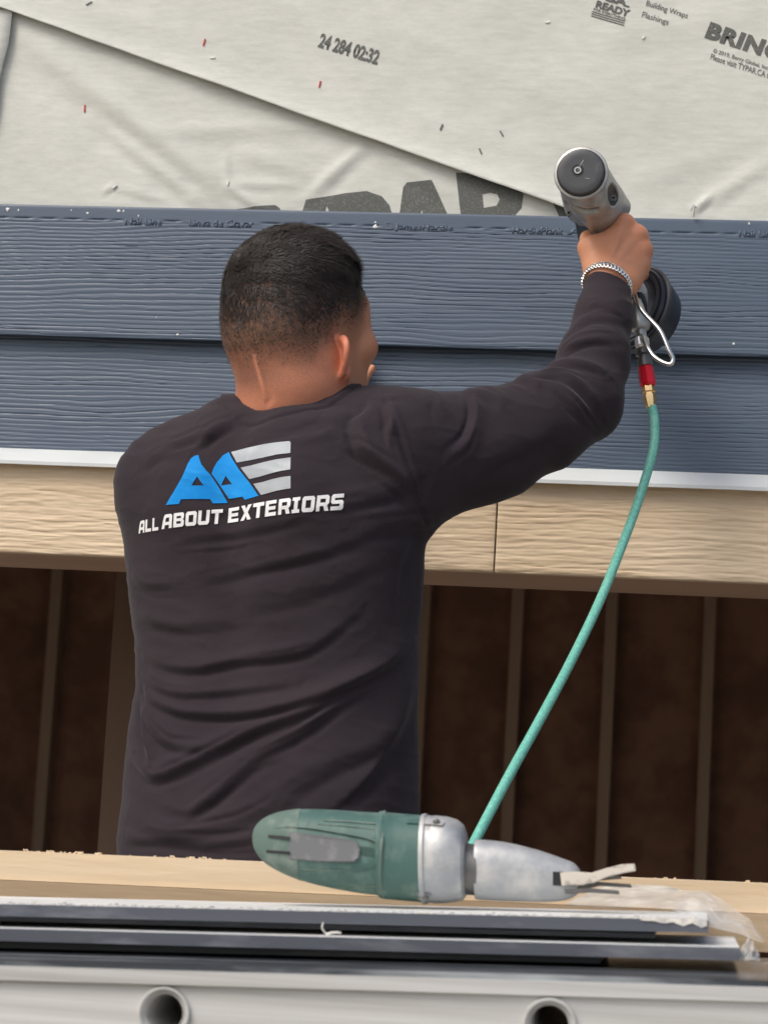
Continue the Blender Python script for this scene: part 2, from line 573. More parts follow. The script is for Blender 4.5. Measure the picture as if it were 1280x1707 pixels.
def trim_depth(X, Z):
    w = fbm2(X * 2.5, Z * 11, 6, 3) * 3.2
    a = fbm2(X * 17 + w * .4, (Z + w * 0.010) * 210, 7, 3)
    r = np.clip((a - 0.50) * 9, -1, 1)
    a2 = fbm2(X * 55, (Z + w * 0.010) * 330, 9, 2)
    r2 = np.clip((a2 - 0.5) * 6, -1, 1)
    cath = (0.5 + 0.5 * np.sin(2 * np.pi * ((Z + w * 0.006) / 0.0075 + 1.2 * fbm2(X * 12, Z * 30, 11, 3)))) ** 6
    k = np.clip((fbm2(X * 1.3 + 5, Z * 6, 9, 2) - 0.45) * 5, 0, 1)
    return r * 0.00038 + r2 * 0.00028 - cath * (0.12 + k) * 0.00045


xs = un(826, 880, 3.318)[0]
for (a, b) in ((WX0, xs - 0.0012), (xs + 0.0012, WX1)):
    t_, _ = relief_board('trim_board', a, b, zE, zD + 0.012, 3.322, 3.322, trim_depth, M['trim'], house, thick=0.022)
# white drip flashing: upright flange, sloping nose, hem
bm = bmesh.new()
prof = [(3.3375, zC + 0.012), (3.3365, zC - 0.0015), (3.326, zC - 0.004), (3.309, zD + 0.0085), (3.3055, zD + 0.004), (3.3055, zD - 0.001),
        (3.3075, zD - 0.001), (3.3085, zD + 0.006), (3.325, zC - 0.009), (3.3385, zC - 0.009), (3.3395, zC + 0.012)]
n_ = 60
rows = []
for i in range(n_ + 1):
    x = WX0 + (WX1 - WX0) * i / n_
    wv = 0.0007 * math.sin(i * 1.7) + 0.0005 * math.sin(i * 0.61)
    rows.append([bm.verts.new((x, y + (wv if j in (3, 4, 5, 6, 7) else 0), z)) for j, (y, z) in enumerate(prof)])
for A, B in zip(rows, rows[1:]):
    for j in range(len(prof)):
        bm.faces.new((A[j], B[j], B[(j + 1) % len(prof)], A[(j + 1) % len(prof)]))
bmobj('drip_flashing', bm, M['flash'], house, auto=30)
# header beam behind the trim, its brown underside seen from below
box('header_beam', WX0, WX1, 3.3455, 3.555, zE + 0.0015, zE + 0.26, M['header'], house)
# sheathing above
box('wall_sheathing', WX0, WX1, 3.357, 3.369, zE + 0.262, 3.4, M['osb'], house)
box('wall_sheathing', WX0, WX1, 3.556, 3.568, zE + 0.03, 3.4, M['osb'], house)
# garage interior
BY = 10.1
box('back_wall', -4.2, 3.6, BY, BY + 0.1, 0.05, 3.3, M['osb'], house)
for y0_, y1_, z0_, z1_ in ((3.6, 5.2, .05, 3.3), (7.6, BY + .1, .05, 3.3), (5.2, 7.6, .05, .9), (5.2, 7.6, 2.3, 3.3)):  # side walls out of view, window gaps added to let daylight inside
    box('side_wall', -4.3, -4.2, y0_, y1_, z0_, z1_, M['osb'], house)
    box('side_wall', 3.6, 3.7, y0_, y1_, z0_, z1_, M['osb'], house)
box('roof_deck', -4.3, 3.7, 3.36, BY + 0.1, 3.4, 3.45, M['osb'], house)
stud_me = None
for px in (-85, 78, 235, 395, 550, 697, 853, 1011, 1176, 1335, 1490):
    x = un(px, 1200, BY - 0.09)[0]
    if stud_me is None:
        s_ = box('wall_stud', -0.024, 0.024, BY - 0.09, BY, 0.05, 3.3, M['stud'], house)
        stud_me = s_
        s_.location.x += x
        basex = s_.location.x - x
    else:
        s_ = stud_me.copy()
        COL.objects.link(s_)
        s_.location.x = basex + x
bx = un(1100, 1130, BY - 0.05)
0 and box('blocking', un(1011, 1130, BY)[0] + 0.026, un(1176, 1130, BY)[0] - 0.026, BY - 0.07, BY - 0.001, bx[2] - 0.02, bx[2] + 0.02, M['stud'], house)
p0 = un(196, 1180, 3.95)
box('post', p0[0] - 0.012, p0[0] + 0.078, 3.93, 3.97, 0.05, 3.3, M['post'], house)


# ---- house wrap sheets with wrinkles
def seg_dist(X, Z, a, b):
    ax, az, bx_, bz = a[0], a[2], b[0], b[2]
    dx, dz = bx_ - ax, bz - az
    L2 = dx * dx + dz * dz
    t = np.clip(((X - ax) * dx + (Z - az) * dz) / L2, 0, 1)
    qx, qz = ax + t * dx, az + t * dz
    sgn = np.sign((X - ax) * dz - (Z - az) * dx)
    return np.hypot(X - qx, Z - qz), sgn, t


WRINK_LOW = [((40, 60), (420, 350), 0.0050, 0.018), ((150, 190), (345, 345), 0.0035, 0.010), ((378, 305), (430, 345), 0.004, 0.006),
             ((378, 302), (500, 305), 0.0018, 0.007), ((378, 300), (372, 255), 0.0014, 0.006), ((510, 325), (610, 235), 0.003, 0.009),
             ((187, 308), (280, 330), 0.0016, 0.006), ((170, 318), (190, 305), 0.0028, 0.003), ((250, 215), (560, 205), 0.0014, 0.012),
             ((640, 250), (760, 330), 0.0018, 0.011), ((400, 250), (520, 290), 0.0015, 0.012), ((330, 345), (255, 260), .0015, .01)]
WRINK_UP = [((1155, 352), (1185, 325), 0.0035, 0.004), ((1155, 350), (1280, 270), 0.0018, 0.010), ((1000, 60), (1250, 20), 0.0012, 0.02),
            ((700, 60), (1000, 190), 0.0010, 0.025), ((480, 10), (640, 160), 0.0010, 0.02), ((1060, 300), (1240, 240), 0.0013, 0.02),
            ((100, 0), (320, 60), 0.0012, 0.018), ((640, 190), (900, 250), 0.0010, 0.02)]
DIAG0, DIAG1 = un(0, 12, 3.34), un(955, 352, 3.34)


def wrap_disp(X, Z, wr):
    d = 0.0022 * (fbm2(X * 6 + 3, Z * 6, 10, 3) - 0.5) + 0.0011 * (fbm2(X * 24, Z * 30, 12, 3) - 0.5)
    for a, b, A, w in wr:
        dd, sg, t = seg_dist(X, Z, un(*a, 3.34), un(*b, 3.34))
        dd = dd * (1 + .3 * (noise2(X * 40, Z * 40, 3) - .5))
        fade = np.sin(np.clip(t, 0.02, 0.98) * np.pi) ** 0.5
        d = d + A * np.exp(-(dd / w) ** 2) * fade - 0.5 * A * np.exp(-(((dd * sg) - 1.7 * w) / (1.2 * w)) ** 2) * fade
    return d


def y_low(X, Z):
    return 3.3520 - np.clip(wrap_disp(X, Z, WRINK_LOW), -0.0025, 0.02)


def y_up(X, Z):
    dd, sg, t = seg_dist(X, Z, DIAG0 + (DIAG0 - DIAG1) * 2, DIAG1 + (DIAG1 - DIAG0))
    lift = 0.0075 * np.exp(-(dd / 0.02)) * (0.55 + 0.75 * noise2(X * 7, Z * 7, 5))
    return 3.3450 - np.clip(wrap_disp(X, Z, WRINK_UP), -0.003, 0.02) - lift


def sheet(name, yfn, poly_top, keep, z0, label, step=0.005, xr=None):
    x0, x1 = xr or (WX0, WX1)
    nx, nz = int((x1 - x0) / step) + 1, int((poly_top - z0) / step) + 1
    X, T = np.meshgrid(np.linspace(x0, x1, nx), np.linspace(0, 1, nz))
    zl = keep(X)                       # lower boundary of the sheet at each x
    Z = zl + (poly_top - zl) * T
    Yv = yfn(X, Z)
    P = np.stack([X, Yv, Z], -1).reshape(-1, 3)
    idx = np.arange(nx * nz).reshape(nz, nx)
    F = np.stack([idx[:-1, :-1], idx[:-1, 1:], idx[1:, 1:], idx[1:, :-1]], -1).reshape(-1, 4)
    o = meshobj(name, P, F, M['wrap'], house)
    o['label'] = label
    sm = o.modifiers.new('thickness', 'SOLIDIFY')
    sm.thickness = 0.0006
    sm.offset = 1
    return o


TOPZ = zA + 0.55
sheet('building_wrap', y_low, TOPZ, lambda X: np.full_like(X, zA - 0.03), zA - 0.03, 'lower pale grey house wrap sheet tucked under the diagonal lap')
sl_ = (DIAG1[2] - DIAG0[2]) / (DIAG1[0] - DIAG0[0])
up_edge = lambda X: np.maximum(DIAG0[2] + sl_ * (X - DIAG0[0]) + 0.0012 * (noise2(X * 25, X * 0, 4) - .5), zA - 0.012)
sheet('building_wrap', y_up, TOPZ, up_edge, zA, 'upper pale grey house wrap sheet with printed lettering, its edge running diagonally')
# strip of a third sheet at the far left
E0, E1 = un(21, 24, 3.34), un(-12, 200, 3.34)


def left_strip():
    nz, nx = 90, 60
    T, U = np.meshgrid(np.linspace(0, 1, nz), np.linspace(0, 1, nx), indexing='ij')
    zz = (zA - 0.01) + (E0[2] + 0.01 - (zA - 0.01)) * T
    xr = E0[0] + (zz - E0[2]) * (E1[0] - E0[0]) / (E1[2] - E0[2]) + .0015 * np.sin(zz * 60)
    xx = WX0 + (xr - WX0) * U
    yy = 3.3470 - 0.004 * np.exp(-(xr - xx) / 0.015) - 0.0015 * noise2(xx * 12, zz * 12, 2)
    idx = np.arange(nz * nx).reshape(nz, nx)
    F = np.stack([idx[:-1, :-1], idx[:-1, 1:], idx[1:, 1:], idx[1:, :-1]], -1).reshape(-1, 4)
    o = meshobj('building_wrap', np.stack([xx, yy, zz], -1).reshape(-1, 3), F, M['wrap'], house)
    o['label'] = 'narrow strip of house wrap lapping in from the left'
    sm = o.modifiers.new('thickness', 'SOLIDIFY')
    sm.thickness = 0.0006
    return o


left_strip()
wraps = [o for o in house.children if o.name.startswith('building_wrap')]
WLOW, WUP = wraps[0], wraps[1]


# ---- lettering laid on surfaces
def grid_cut(bm, step, axes=(0, 1)):
    for ax in axes:
        lo_ = min(v.co[ax] for v in bm.verts)
        hi_ = max(v.co[ax] for v in bm.verts)
        k = lo_ + step
        while k < hi_:
            no = [0, 0, 0]
            no[ax] = 1
            co = [0, 0, 0]
            co[ax] = k
            bmesh.ops.bisect_plane(bm, geom=bm.verts[:] + bm.edges[:] + bm.faces[:], plane_co=co, plane_no=no)
            k += step


def text_mesh(s, bold=0.0, shear=0.0, spacing=1.0):
    cu = bpy.data.curves.new('lettering', 'FONT')
    cu.body = s
    cu.size = 1
    cu.offset = bold
    cu.shear = shear
    cu.space_character = spacing
    cu.resolution_u = 3
    ob = bpy.data.objects.new('lettering', cu)
    COL.objects.link(ob)
    bpy.context.view_layer.update()
    me = bpy.data.meshes.new_from_object(ob)
    bpy.data.objects.remove(ob)
    bm = bmesh.new()
    bm.from_mesh(me)
    bpy.data.meshes.remove(me)
    bmesh.ops.remove_doubles(bm, verts=bm.verts, dist=1e-4)
    return bm


def place_flat(name, bm, quad, D, yfn, off, m, parent, norm=True, cell=None, label=None, thick=0):
    """bm in 0..1 (after normalising); quad = TL, TR, BR, BL in photo pixels; yfn(x, z) the surface"""
    xs_ = [v.co.x for v in bm.verts]
    ys_ = [v.co.y for v in bm.verts]
    x0, x1, y0, y1 = min(xs_), max(xs_), min(ys_), max(ys_)
    if norm is True:
        for v in bm.verts:
            v.co.x = (v.co.x - x0) / (x1 - x0)
            v.co.y = (v.co.y - y0) / (y1 - y0)
            v.co.z = 0
    TL, TR, BR, BL = [np.array(q, float) for q in quad]
    if cell:
        grid_cut(bm, cell[0], (0,))
        grid_cut(bm, cell[1], (1,))
    bmesh.ops.triangulate(bm, faces=bm.faces)
    for v in bm.verts:
        u, w = v.co.x, v.co.y
        p = (BL * (1 - u) + BR * u) * (1 - w) + (TL * (1 - u) + TR * u) * w
        q = un(p[0], p[1], D)
        v.co = (q[0], float(yfn(np.array([q[0]]), np.array([q[2]]))[0]) - off, q[2])
    bmesh.ops.recalc_face_normals(bm, faces=bm.faces)
    if bm.faces and sum(f.normal.y for f in bm.faces) > 0:
        bmesh.ops.reverse_faces(bm, faces=bm.faces)
    if thick:
        r = bmesh.ops.extrude_face_region(bm, geom=bm.faces[:])
        for v in [e for e in r['geom'] if isinstance(e, bmesh.types.BMVert)]:
            v.co.y += thick
    o = bmobj(name, bm, m, parent, smooth=False)
    if label:
        o['label'] = label
    return o


def poly_bm(polys, holes=()):
    """polygons with holes in pixel units, filled through a 2D curve"""
    cu = bpy.data.curves.new('shape', 'CURVE')
    cu.dimensions = '2D'
    cu.fill_mode = 'BOTH'
    for P in list(polys) + list(holes):
        sp = cu.splines.new('POLY')
        sp.points.add(len(P) - 1)
        for k, (x, y) in enumerate(P):
            sp.points[k].co = (x, -y, 0, 1)
        sp.use_cyclic_u = True
    ob = bpy.data.objects.new('shape', cu)
    COL.objects.link(ob)
    bpy.context.view_layer.update()
    me = bpy.data.meshes.new_from_object(ob)
    bpy.data.objects.remove(ob)
    bm = bmesh.new()
    bm.from_mesh(me)
    bmesh.ops.remove_doubles(bm, verts=bm.verts, dist=1e-4)
    return bm


def place_px(name, bm, D, yfn, off, m, parent, step=None):
    if step:
        grid_cut(bm, step, (0, 1))
    bmesh.ops.triangulate(bm, faces=bm.faces)
    for v in bm.verts:
        q = un(v.co.x, -v.co.y, D)
        v.co = (q[0], float(yfn(np.array([q[0]]), np.array([q[2]]))[0]) - off, q[2])
    bmesh.ops.recalc_face_normals(bm, faces=bm.faces)
    if bm.faces and sum(f.normal.y for f in bm.faces) > 0:
        bmesh.ops.reverse_faces(bm, faces=bm.faces)
    return bmobj(name, bm, m, parent, smooth=False)


# big brand letters at the foot of the lower sheet
big = [([(372, 352), (392, 347), (440, 341), (458, 340), (465, 345), (476, 366), (368, 366)], []),
       ([(498, 366), (509, 331), (575, 320), (610, 316.5), (635, 325), (648, 340), (655, 366)], [[(543, 340), (540, 354), (549, 354)]]),
       ([(663, 370), (671, 310), (677, 302), (719, 298.5), (752, 371), (709, 370), (702, 347), (694, 370)], []),
       ([(759, 286), (800, 288), (850, 302), (872, 322), (868, 345), (858, 355), (866, 372), (769, 372)], [[(803, 322), (816, 319.5), (828, 322), (832, 331), (827, 341), (805, 345)]]),
       ([(918, 330), (938, 340), (958, 352), (965, 370), (936, 370)], [])]
for P, Hh in big:
    place_px('printed_letter', poly_bm([P], Hh), 3.345, y_low, 0.0013, M['ink'], WLOW, step=7)


def up_text(s, TL, BL, dirpx, m=M['ink2'], bold=0.0, cell=(0.05, 0.5), spacing=1.0, name='printed_lettering'):
    TL, BL, d = np.array(TL, float), np.array(BL, float), np.array(dirpx, float)
    place_flat(name, text_mesh(s, bold, 0, spacing), (TL, TL + d, BL + d, BL), 3.336, y_up, 0.0013, m, WUP, cell=cell)


up_text('24 284 02:32', (535, 52), (528, 76), (99, 30), M['ink'], 0.035)
up_text('BRING', (1184, 33), (1173, 60), (126, 41), M['ink'], 0.055, cell=(0.08, .25), spacing=1.08)
up_text('\u00a9 2019, Berry Global, Inc.', (1189, 77), (1187, 86), (93, 30), bold=0.012)
up_text('Please visit TYPAR.CA for details', (1185, 86), (1183, 96), (134, 44), bold=0.012)
up_text('Building Wraps', (1078, -3), (1075, 9), (69, 22), bold=0.01)
up_text('Flashings', (1071, 16), (1068, 28), (44, 14), bold=0.01)
up_text('READY', (995, -3), (991, 9), (56, 17), M['ink'], 0.05)
up_text('BA.', (1012, -13), (1008, -2), (40, 12), M['ink'], 0.05)
up_text('FOR EVERYTHING.', (989, 9.5), (988, 14), (54, 17), bold=0.03)
for dy in (0, 3.6, 7.2):
    place_px('printed_line', poly_bm([[(986 - dy * .2, 15 + dy), (1041 - dy * .2, 31.5 + dy), (1040.6 - dy * .2, 33.2 + dy), (985.6 - dy * .2, 16.7 + dy)]]), 3.336, y_up, 0.0013, M['ink'], WUP, step=6)


# staples and scraps on the wrap
def staple(px, py, col, L, ang, yfn, par, D=3.336):
    q = un(px, py, D)
    y = float(yfn(np.array([q[0]]), np.array([q[2]]))[0])
    a = math.radians(ang)
    w, l = 0.0011, L / 2
    bm = box_bm(-w, w, -0.0014, 0.001, -l, l)
    for s in (-1, 1):
        box_bm(-w, w, 0.0005, 0.004, s * l - w, s * l + w, bm) if False else None
    bmesh.ops.rotate(bm, verts=bm.verts, cent=(0, 0, 0), matrix=Matrix.Rotation(a, 3, 'Y'))
    bmesh.ops.translate(bm, verts=bm.verts, vec=(q[0], y - 0.0008, q[2]))
    return bmobj('staple', bm, col, par, bevel=0.0003)


for px, py, c, L, a in ((339, 68, 'red', .011, 12), (532, 138, 'red', .010, 8), (735, 210, 'darksteel', .009, 20), (800, 250, 'darksteel', .009, -25),
                        (835, 220, 'darksteel', .009, -30), (912, 34, 'nailhead', .007, 80), (353, 94, 'nailhead', .008, 85), (147, 3, 'darksteel', .010, 60), (1072, 60, 'nailhead', .006, 40)):
    staple(px, py, M[c], L, a, y_up, WUP)
for px, py, c, L, a in ((137, 175, 'red', .011, 0), (188, 307, 'nailhead', .008, 50), (378, 302, 'nailhead', .007, 10)):
    s_ = staple(px, py, M[c], L, a, y_low, WLOW)
# galvanised tie end sticking up out of the lap at the right
q = un(1155, 356, 3.33)
bm = bmesh.new()
tube('', [q + [0, 0.002, -0.004], q + [0.001, -0.004, 0.005], q + [-0.001, -0.006, 0.011]], 0.0018, None, bm=bm, n=6, per=4)
tube('', [q + [-0.004, 0.0, 0.004], q + [-0.001, -0.004, 0.010], q + [0.004, 0.001, 0.009]], 0.0016, None, bm=bm, n=6, per=4)
bmobj('bent_staple', bm, M['nailhead'], WUP)

# embossed words of the upper siding board
for s, x0, x1, yl in (('Nail Line', 208, 269, 361.5), ('Linea de Clavar', 314, 422, 363.5), ('JamesHardie', 657, 754, 371.5), ('HardiePlank', 853, 938, 376.2),
                      ('A', 944, 972, 378), ('Nail Line', 1231, 1292, 381.5)):
    hpx = 12
    sl = 0.0222
    place_flat('embossed_lettering', text_mesh(s, 0.028), ((x0, yl), (x1, yl + (x1 - x0) * sl), (x1, yl + hpx + (x1 - x0) * sl), (x0, yl + hpx)), WY,
               lambda X, Z: up_y(X, Z), 0.0007, M['siding'], up, thick=0.002)
place_px('embossed_emblem', poly_bm([[(641, 368), (653, 368.3), (653, 381), (641, 380.7)]], [[(643.5, 370.5), (650.5, 370.7), (650.5, 378.5), (643.5, 378.3)]]), WY, lambda X, Z: up_y(X, Z), 0.0008, M['emboss'], up)
# nail heads and paint nicks
for px, py, r in ((625, 376, .0032), (298, 559, .0016), (1222, 574, .0018), (118, 349, .0014), (12, 348, .003), (30, 349, .0018), (197, 350, .0022), (205, 350, .0018),
                  (230, 358, .0014), (145, 354, .0016), (1248, 371, .0018), (262, 530, .001), (625, 369, .0014)):
    q = un(px, py, WY)
    if q[2] > zA - 0.001:
        q[2] = zA - 0.003
    y = up_y(q[0], q[2])
    bm = bmesh.new()
    bmesh.ops.create_icosphere(bm, subdivisions=2, radius=r)
    for v in bm.verts:
        v.co.x *= 1 + .5 * math.sin(v.co.z * 900 + px)
        v.co.y *= 0.35
    bmesh.ops.translate(bm, verts=bm.verts, vec=(q[0], y - 0.0003, q[2]))
    bmobj('nail_head' if r > .0025 else 'paint_nick', bm, M['nailhead'], up)


# ------------------------------------------------------------------ implicit surfaces
def smin(a, b, k):
    h = np.clip(0.5 + 0.5 * (b - a) / k, 0, 1)
    return b + (a - b) * h - k * h * (1 - h)


def smax(a, b, k):
    return -smin(-a, -b, k)


def s_cap(P, a, b, ra, rb):
    a, b = np.asarray(a, float), np.asarray(b, float)
    d = b - a
    t = np.clip(((P - a) @ d) / (d @ d), 0, 1)
    return np.linalg.norm(P - a - t[:, None] * d, axis=1) - (ra + (rb - ra) * t)


def s_chain(P, pts, rs, k=0.01):
    r = None
    for i in range(len(pts) - 1):
        c = s_cap(P, pts[i], pts[i + 1], rs[i], rs[i + 1])
        r = c if r is None else smin(r, c, k)
    return r


def s_ell(P, c, axes, semi):
    """axes: 3 unit vectors, semi: 3 radii"""
    q = (P - np.asarray(c)) @ np.asarray(axes).T
    s = np.asarray(semi)
    k0 = np.linalg.norm(q / s, axis=1)
    k1 = np.linalg.norm(q / (s * s), axis=1) + 1e-9
    return k0 * (k0 - 1) / k1


def s_box(P, c, axes, half, r):
    q = np.abs((P - np.asarray(c)) @ np.asarray(axes).T) - (np.asarray(half) - r)
    return np.linalg.norm(np.maximum(q, 0), axis=1) + np.minimum(q.max(1), 0) - r


def sdf_mesh(fn, lo, hi, h, margin=1.5):
    lo, hi = np.asarray(lo, float), np.asarray(hi, float)
    B = 8
    nb = np.ceil((hi - lo) / (h * B)).astype(int) + 1
    n = nb * B
    ctr = np.stack(np.meshgrid(*[lo[i] + (np.arange(nb[i]) * B + B / 2 - .5) * h for i in range(3)], indexing='ij'), -1).reshape(-1, 3)
    d = fn(ctr)
    big = h * 3
    A = np.where(d > 0, big, -big).astype(np.float32).reshape(nb)
    arr = np.repeat(np.repeat(np.repeat(A, B, 0), B, 1), B, 2)
    act = np.nonzero(np.abs(d) < h * B * 0.87 * margin + 0.004)[0]
    off = np.stack(np.meshgrid(*[np.arange(B)] * 3, indexing='ij'), -1).reshape(-1, 3)
    bi = np.stack(np.unravel_index(act, nb), -1) * B
    for s in range(0, len(act), 1500):
        ijk = (bi[s:s + 1500, None, :] + off[None]).reshape(-1, 3)
        P = lo + ijk * h
        v = np.clip(fn(P), -big, big).astype(np.float32)
        arr[ijk[:, 0], ijk[:, 1], ijk[:, 2]] = v
    gr = vdb.FloatGrid(big)
    gr.copyFromArray(arr)
    pts, tri, quad = gr.convertToPolygons(isovalue=0.0, adaptivity=0.0)
    return (pts * h + lo).astype(np.float64), quad[:, ::-1].astype(np.int64)


def vnormals(P, F):
    n = np.cross(P[F[:, 2]] - P[F[:, 0]], P[F[:, 3]] - P[F[:, 1]])
    N = np.zeros_like(P)
    for k in range(4):
        np.add.at(N, F[:, k], n)
    N = N / (np.linalg.norm(N, axis=1, keepdims=True) + 1e-12)
    i = int(np.argmax(P[:, 2]))          # the topmost point's normal must look up
    return N if N[i, 2] > 0 else -N


# ------------------------------------------------------------------ the man
UPV = np.array([0, 0, 1.0])
YH = math.radians(30)                   # head turned to the right
HF = np.array([math.sin(YH), math.cos(YH), 0.10])
HF /= np.linalg.norm(HF)
HS = np.cross(HF, UPV)
HS /= np.linalg.norm(HS)
HU = np.cross(HS, HF)
AX = np.array([HS, HF, HU])
HC = un(488, 505, 2.86)


def hp(s, f, u):
    return HC + HS * s + HF * f + HU * u


man = thing('person', 'man in charcoal long-sleeved shirt seen from behind, reaching up with a nail gun', 'person', (HC[0], 2.87, 0))

# arm joints
shR = un(668, 745, 2.86)
elR = un(968, 668, 2.99)
wrR = un(1010, 482, 3.06)
shL = un(279, 812, 2.88)
elL = un(318, 940, 3.10)
wrL = un(548, 695, 3.24)
neckB = un(476, 720, 2.87)


def ear(P, side):
    c = hp(0.081, -0.002, -0.074) if side > 0 else hp(-0.0800, 0.000, -0.060)
    a = math.radians(60 if side > 0 else 30)
    nrm = HS * side * math.cos(a) + HF * math.sin(a)              # facing out and forward
    out = HS * side * math.sin(a) * 1 - HF * math.cos(a)
    upv = HU * 0.985 - HF * 0.36
    upv /= np.linalg.norm(upv)
    out = np.cross(upv, nrm)
    out = out if out @ (HS * side - HF) > 0 else -out
    ax = np.array([out, nrm, upv])
    q = (P - c) @ ax.T
    w = 0.0160 * (1 + 0.35 * np.clip(q[:, 2] / 0.025, -1, 1))
    e = np.sqrt((q[:, 0] / w) ** 2 + (q[:, 2] / 0.0240) ** 2)
    plate = np.maximum((e - 1) * 0.014, np.abs(q[:, 1] + 0.004 * (e ** 2)) - 0.0024)
    rim = np.sqrt(((e - 0.92) * 0.017) ** 2 + (q[:, 1] + 0.0025) ** 2) - 0.0036
    rim = np.where(q[:, 2] < -0.021, np.maximum(rim, plate), rim)
    lobe = s_ell(P, c - upv * 0.0205 - out * 0.003, ax, (0.0085, 0.0046, 0.0085))
    return smin(smin(plate, rim, 0.003), lobe, 0.005)


# right hand: wrist, palm and knuckles from behind, fingers wrapped round the far side of the grip
GH0, GH1 = un(1003, 360, 3.105), un(1057, 492, 3.125)   # axis of the gun's grip
mcp = [un(1040, 374, 3.080), un(1062, 394, 3.084), un(1070, 419, 3.088), un(1066, 445, 3.090)]
pip = [un(1040, 383, 3.135), un(1066, 410, 3.142), un(1071, 434, 3.143), un(1068, 457, 3.138)]
dip = [un(1012, 378, 3.152), un(1034, 416, 3.158), un(1042, 440, 3.157), un(1044, 462, 3.152)]
tip = [un(996, 372, 3.144), un(1014, 412, 3.146), un(1022, 436, 3.146), un(1028, 457, 3.144)]
frad = [(0.0125, 0.0105, 0.0090, 0.0080), (0.0130, 0.0108, 0.0092, 0.0082), (0.0125, 0.0104, 0.0088, 0.0078), (0.0112, 0.0092, 0.0078, 0.0070)]
th = [un(993, 450, 3.074), un(979, 414, 3.086), un(980, 398, 3.112), un(1000, 392, 3.136)]


def handR(P):
    d = s_chain(P, [wrR + (0, 0, 0.004), un(1012, 462, 3.064)], (0.0235, 0.0245))
    for i in range(4):
        root = un(1006 + 13 * i, 452 + 6 * i, 3.07)
        d = smin(d, s_cap(P, root, mcp[i], 0.0185, frad[i][0] + 0.0012), 0.014)
    d = smin(d, s_cap(P, un(1000, 455, 3.067), un(983, 411, 3.078), 0.018, 0.0140), 0.014)   # thumb side of the palm
    d = smin(d, s_cap(P, un(990, 412, 3.074), un(1036, 390, 3.080), 0.0125, 0.0125), 0.012)    # web between thumb and index
    for i in range(4):
        d = smin(d, s_ell(P, mcp[i] - np.array([0, 0.004, -0.001]), np.eye(3), (0.0122, 0.0135, 0.0122)), 0.005)
        f = s_chain(P, [mcp[i], pip[i], dip[i], tip[i]], frad[i], 0.004)
        d = smin(d, f, 0.004)
    d = smin(d, s_chain(P, th, (0.016, 0.0125, 0.0105, 0.009), 0.005), 0.006)
    # tendons over the back of the hand
    for i in (0, 1, 2):
        a = un(1010 + 8 * i, 450, 3.0445)
        b = mcp[i] - np.array([0, 0.0095, 0])
        d = smin(d, s_cap(P, a + np.array([0, 0.0015, 0]), b, 0.0026, 0.0030), 0.006)
    return d


HL = un(580, 630, 3.275)                # left palm held against the board


def handL(P):
    d = s_chain(P, [wrL, un(566, 655, 3.262)], (0.024, 0.022))
    ax = np.eye(3)
    d = smin(d, s_ell(P, HL, ax, (0.030, 0.014, 0.036)), 0.012)
    for i in range(4):
        a = un(556 + 14 * i, 608, 3.284)
        b = un(550 + 15 * i, 582 - (4, 8, 5, -4)[i], 3.298)
        c = un(546 + 16 * i, 562 - (8, 14, 9, -6)[i], 3.311)
        d = smin(d, s_chain(P, [a, b, c], (0.0095, 0.0085, 0.0072), 0.003), 0.005)
    d = smin(d, s_chain(P, [un(588, 645, 3.262), un(606, 630, 3.262), un(620, 614, 3.268)], (0.011, 0.0076, 0.0056), 0.004), 0.006)
    return d


